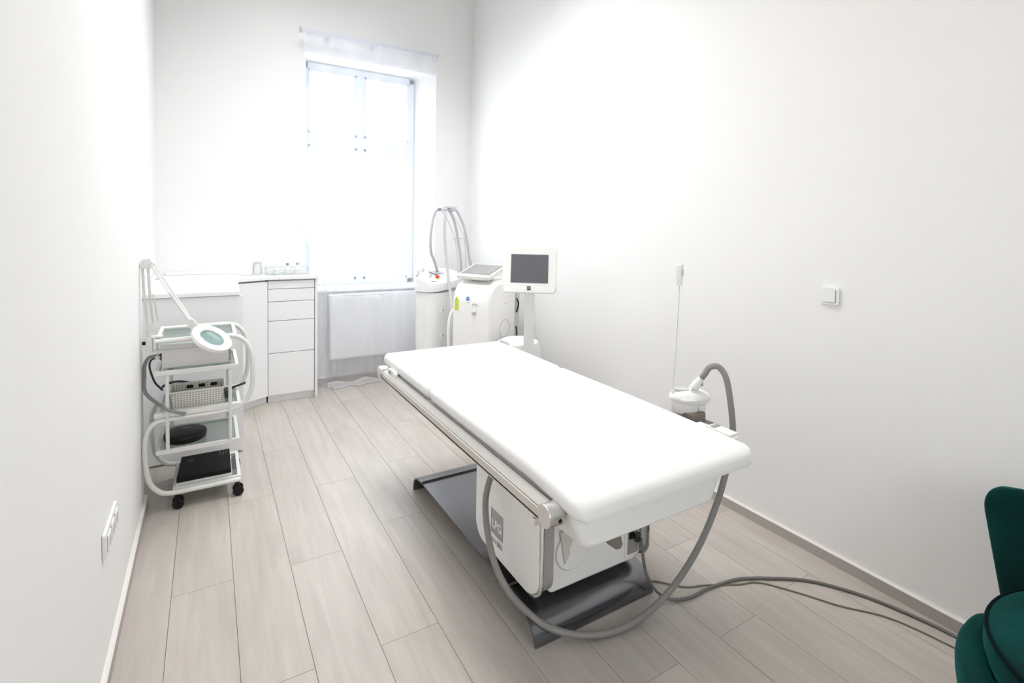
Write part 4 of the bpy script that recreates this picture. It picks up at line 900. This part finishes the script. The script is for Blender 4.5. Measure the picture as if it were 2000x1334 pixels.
# ================================================================== WALL FITTINGS
t = thing('light_switch', 'white light switch on the right wall', 'light switch', (ROOM_W, 1.243, 1.22), world=True)
b = B(); b.prism(rr(0.081, 0.081, 0.008, 4, 1.243, 1.220), ROOM_W-0.012, ROOM_W-0.0005, 0.003, M=YZ); obj('frame', b, PLAS, t)
b = B(); b.prism(rr(0.058, 0.060, 0.004, 4, 1.243, 1.220), ROOM_W-0.0125, ROOM_W-0.0119, M=YZ); obj('shadow_gap', b, MGREY, t)
b = B(); b.prism(rr(0.055, 0.057, 0.003, 4, 1.2435, 1.2205), ROOM_W-0.017, ROOM_W-0.0126, 0.002, M=YZ); obj('rocker', b, WHITEL, t)
t = thing('power_socket', 'white triple wall socket low on the left wall near the cart', 'power socket', (0, 2.14, 0.453), world=True)
b = B(); b.prism(rr(0.245, 0.083, 0.008, 4, 2.14, 0.453), 0.0005, 0.011, 0.003, M=YZ); obj('frame', b, PLAS, t)
for i in range(3):
    y = 2.065+i*0.075
    b = B(); b.prism(rr(0.052, 0.056, 0.006, 4, y, 0.453), 0.0112, 0.016, 0.002, M=YZ); s_ = obj('socket', b, WHITEL, t)
    b = B(); b.cyl((0.0145, y, 0.453), (0.0165, y, 0.453), 0.019, 24); obj('well', b, LGREY, s_)

# ================================================================== ARMCHAIR
ch = thing('armchair', 'dark teal velvet armchair in the lower right corner of the view', 'armchair', (2.24, 0.225, 0), world=True)
sc = Vector((2.235, 0.225, 0)); EX, EY = 0.335, 0.280
def ell(k, n=56): return [(sc.x+EX*k*math.cos(2*PI*i/n), sc.y+EY*k*math.sin(2*PI*i/n)) for i in range(n)]
def erings(prof): return [[(x, y, z) for x, y in ell(k)] for k, z in prof]
b = B(); b.loft(erings([(0.82, 0.352), (0.92, 0.356), (0.97, 0.372), (1.0, 0.40), (1.0, 0.425), (0.975, 0.452), (0.93, 0.464), (0.75, 0.472), (0.4, 0.478), (0.1, 0.48)])); obj('seat', b, TEAL, ch, ang=80)
b = B(); b.tube([(x, y, 0.451) for x, y in ell(0.985)], 0.005, 8, smooth=False, close=True); obj('piping', b, PIPING, ch)
b = B(); b.loft(erings([(0.80, 0.13), (0.90, 0.15), (0.93, 0.25), (0.92, 0.345), (0.80, 0.350)])); obj('seat_base', b, TEAL, ch, ang=80)
rings = []; n = 60; a0, a1 = math.radians(62), math.radians(298)
for k in range(n+1):
    u = k/n; a = a0+(a1-a0)*u
    e = min(1.0, min(u, 1-u)/0.10); e = math.sqrt(max(0.0004, 1-(1-e)**2))
    zt = 0.12+(0.372-0.12)*(0.55+0.45*e)
    out = 0.012+0.008*e
    sec = []
    for p, q in sup(0.085*max(e, 0.12), zt-0.12, 3.0, 22):
        r = 1.0
        cx_, cy_ = math.cos(a), math.sin(a)
        lean = 0.045*((q+(zt-0.12)/2)/(zt-0.12))-0.02
        sec.append((sc.x+(EX*0.93+out+p+lean)*cx_, sc.y+(EY*0.93+out+p+lean)*cy_, (zt+0.12)/2+q))
    rings.append(sec)
b = B(); b.loft(rings); obj('wrap_arm', b, TEAL, ch, ang=80)
rings = []; nb = 40
for k in range(nb+1):
    v = k/nb; z = 0.30+v*0.393
    hw = 0.30+0.075*max(0, (v-0.1)/0.9)
    g = max(0.0, (v-0.72)/0.28); crn = math.sqrt(max(0, 1-g**2.4)); hw *= 1-0.24*(1-crn)
    th = 0.085*(1-0.55*(1-math.sqrt(max(0, 1-max(0, (v-0.93)/0.07)**2))))
    sec = []
    for p, q in sup(2.0, 1.0, 3.4, 48):
        y = sc.y+0.030+p*hw; x = 2.555+0.045*v+q*th-0.075*abs(p)**2.2*(0.6+0.4*v)
        sec.append((x, y, z))
    rings.append(sec)
b = B(); b.loft(rings); obj('backrest', b, TEAL, ch, ang=80)
for (dx, dy) in ((-0.2, 0.17), (-0.2, -0.17), (0.2, 0.17), (0.2, -0.17)):
    b = B(); b.cyl((sc.x+dx, sc.y+dy, 0.128), (sc.x+dx*1.1, sc.y+dy*1.15, 0.0), 0.014, 16, r2=0.009); obj('leg', b, BLACK, ch)
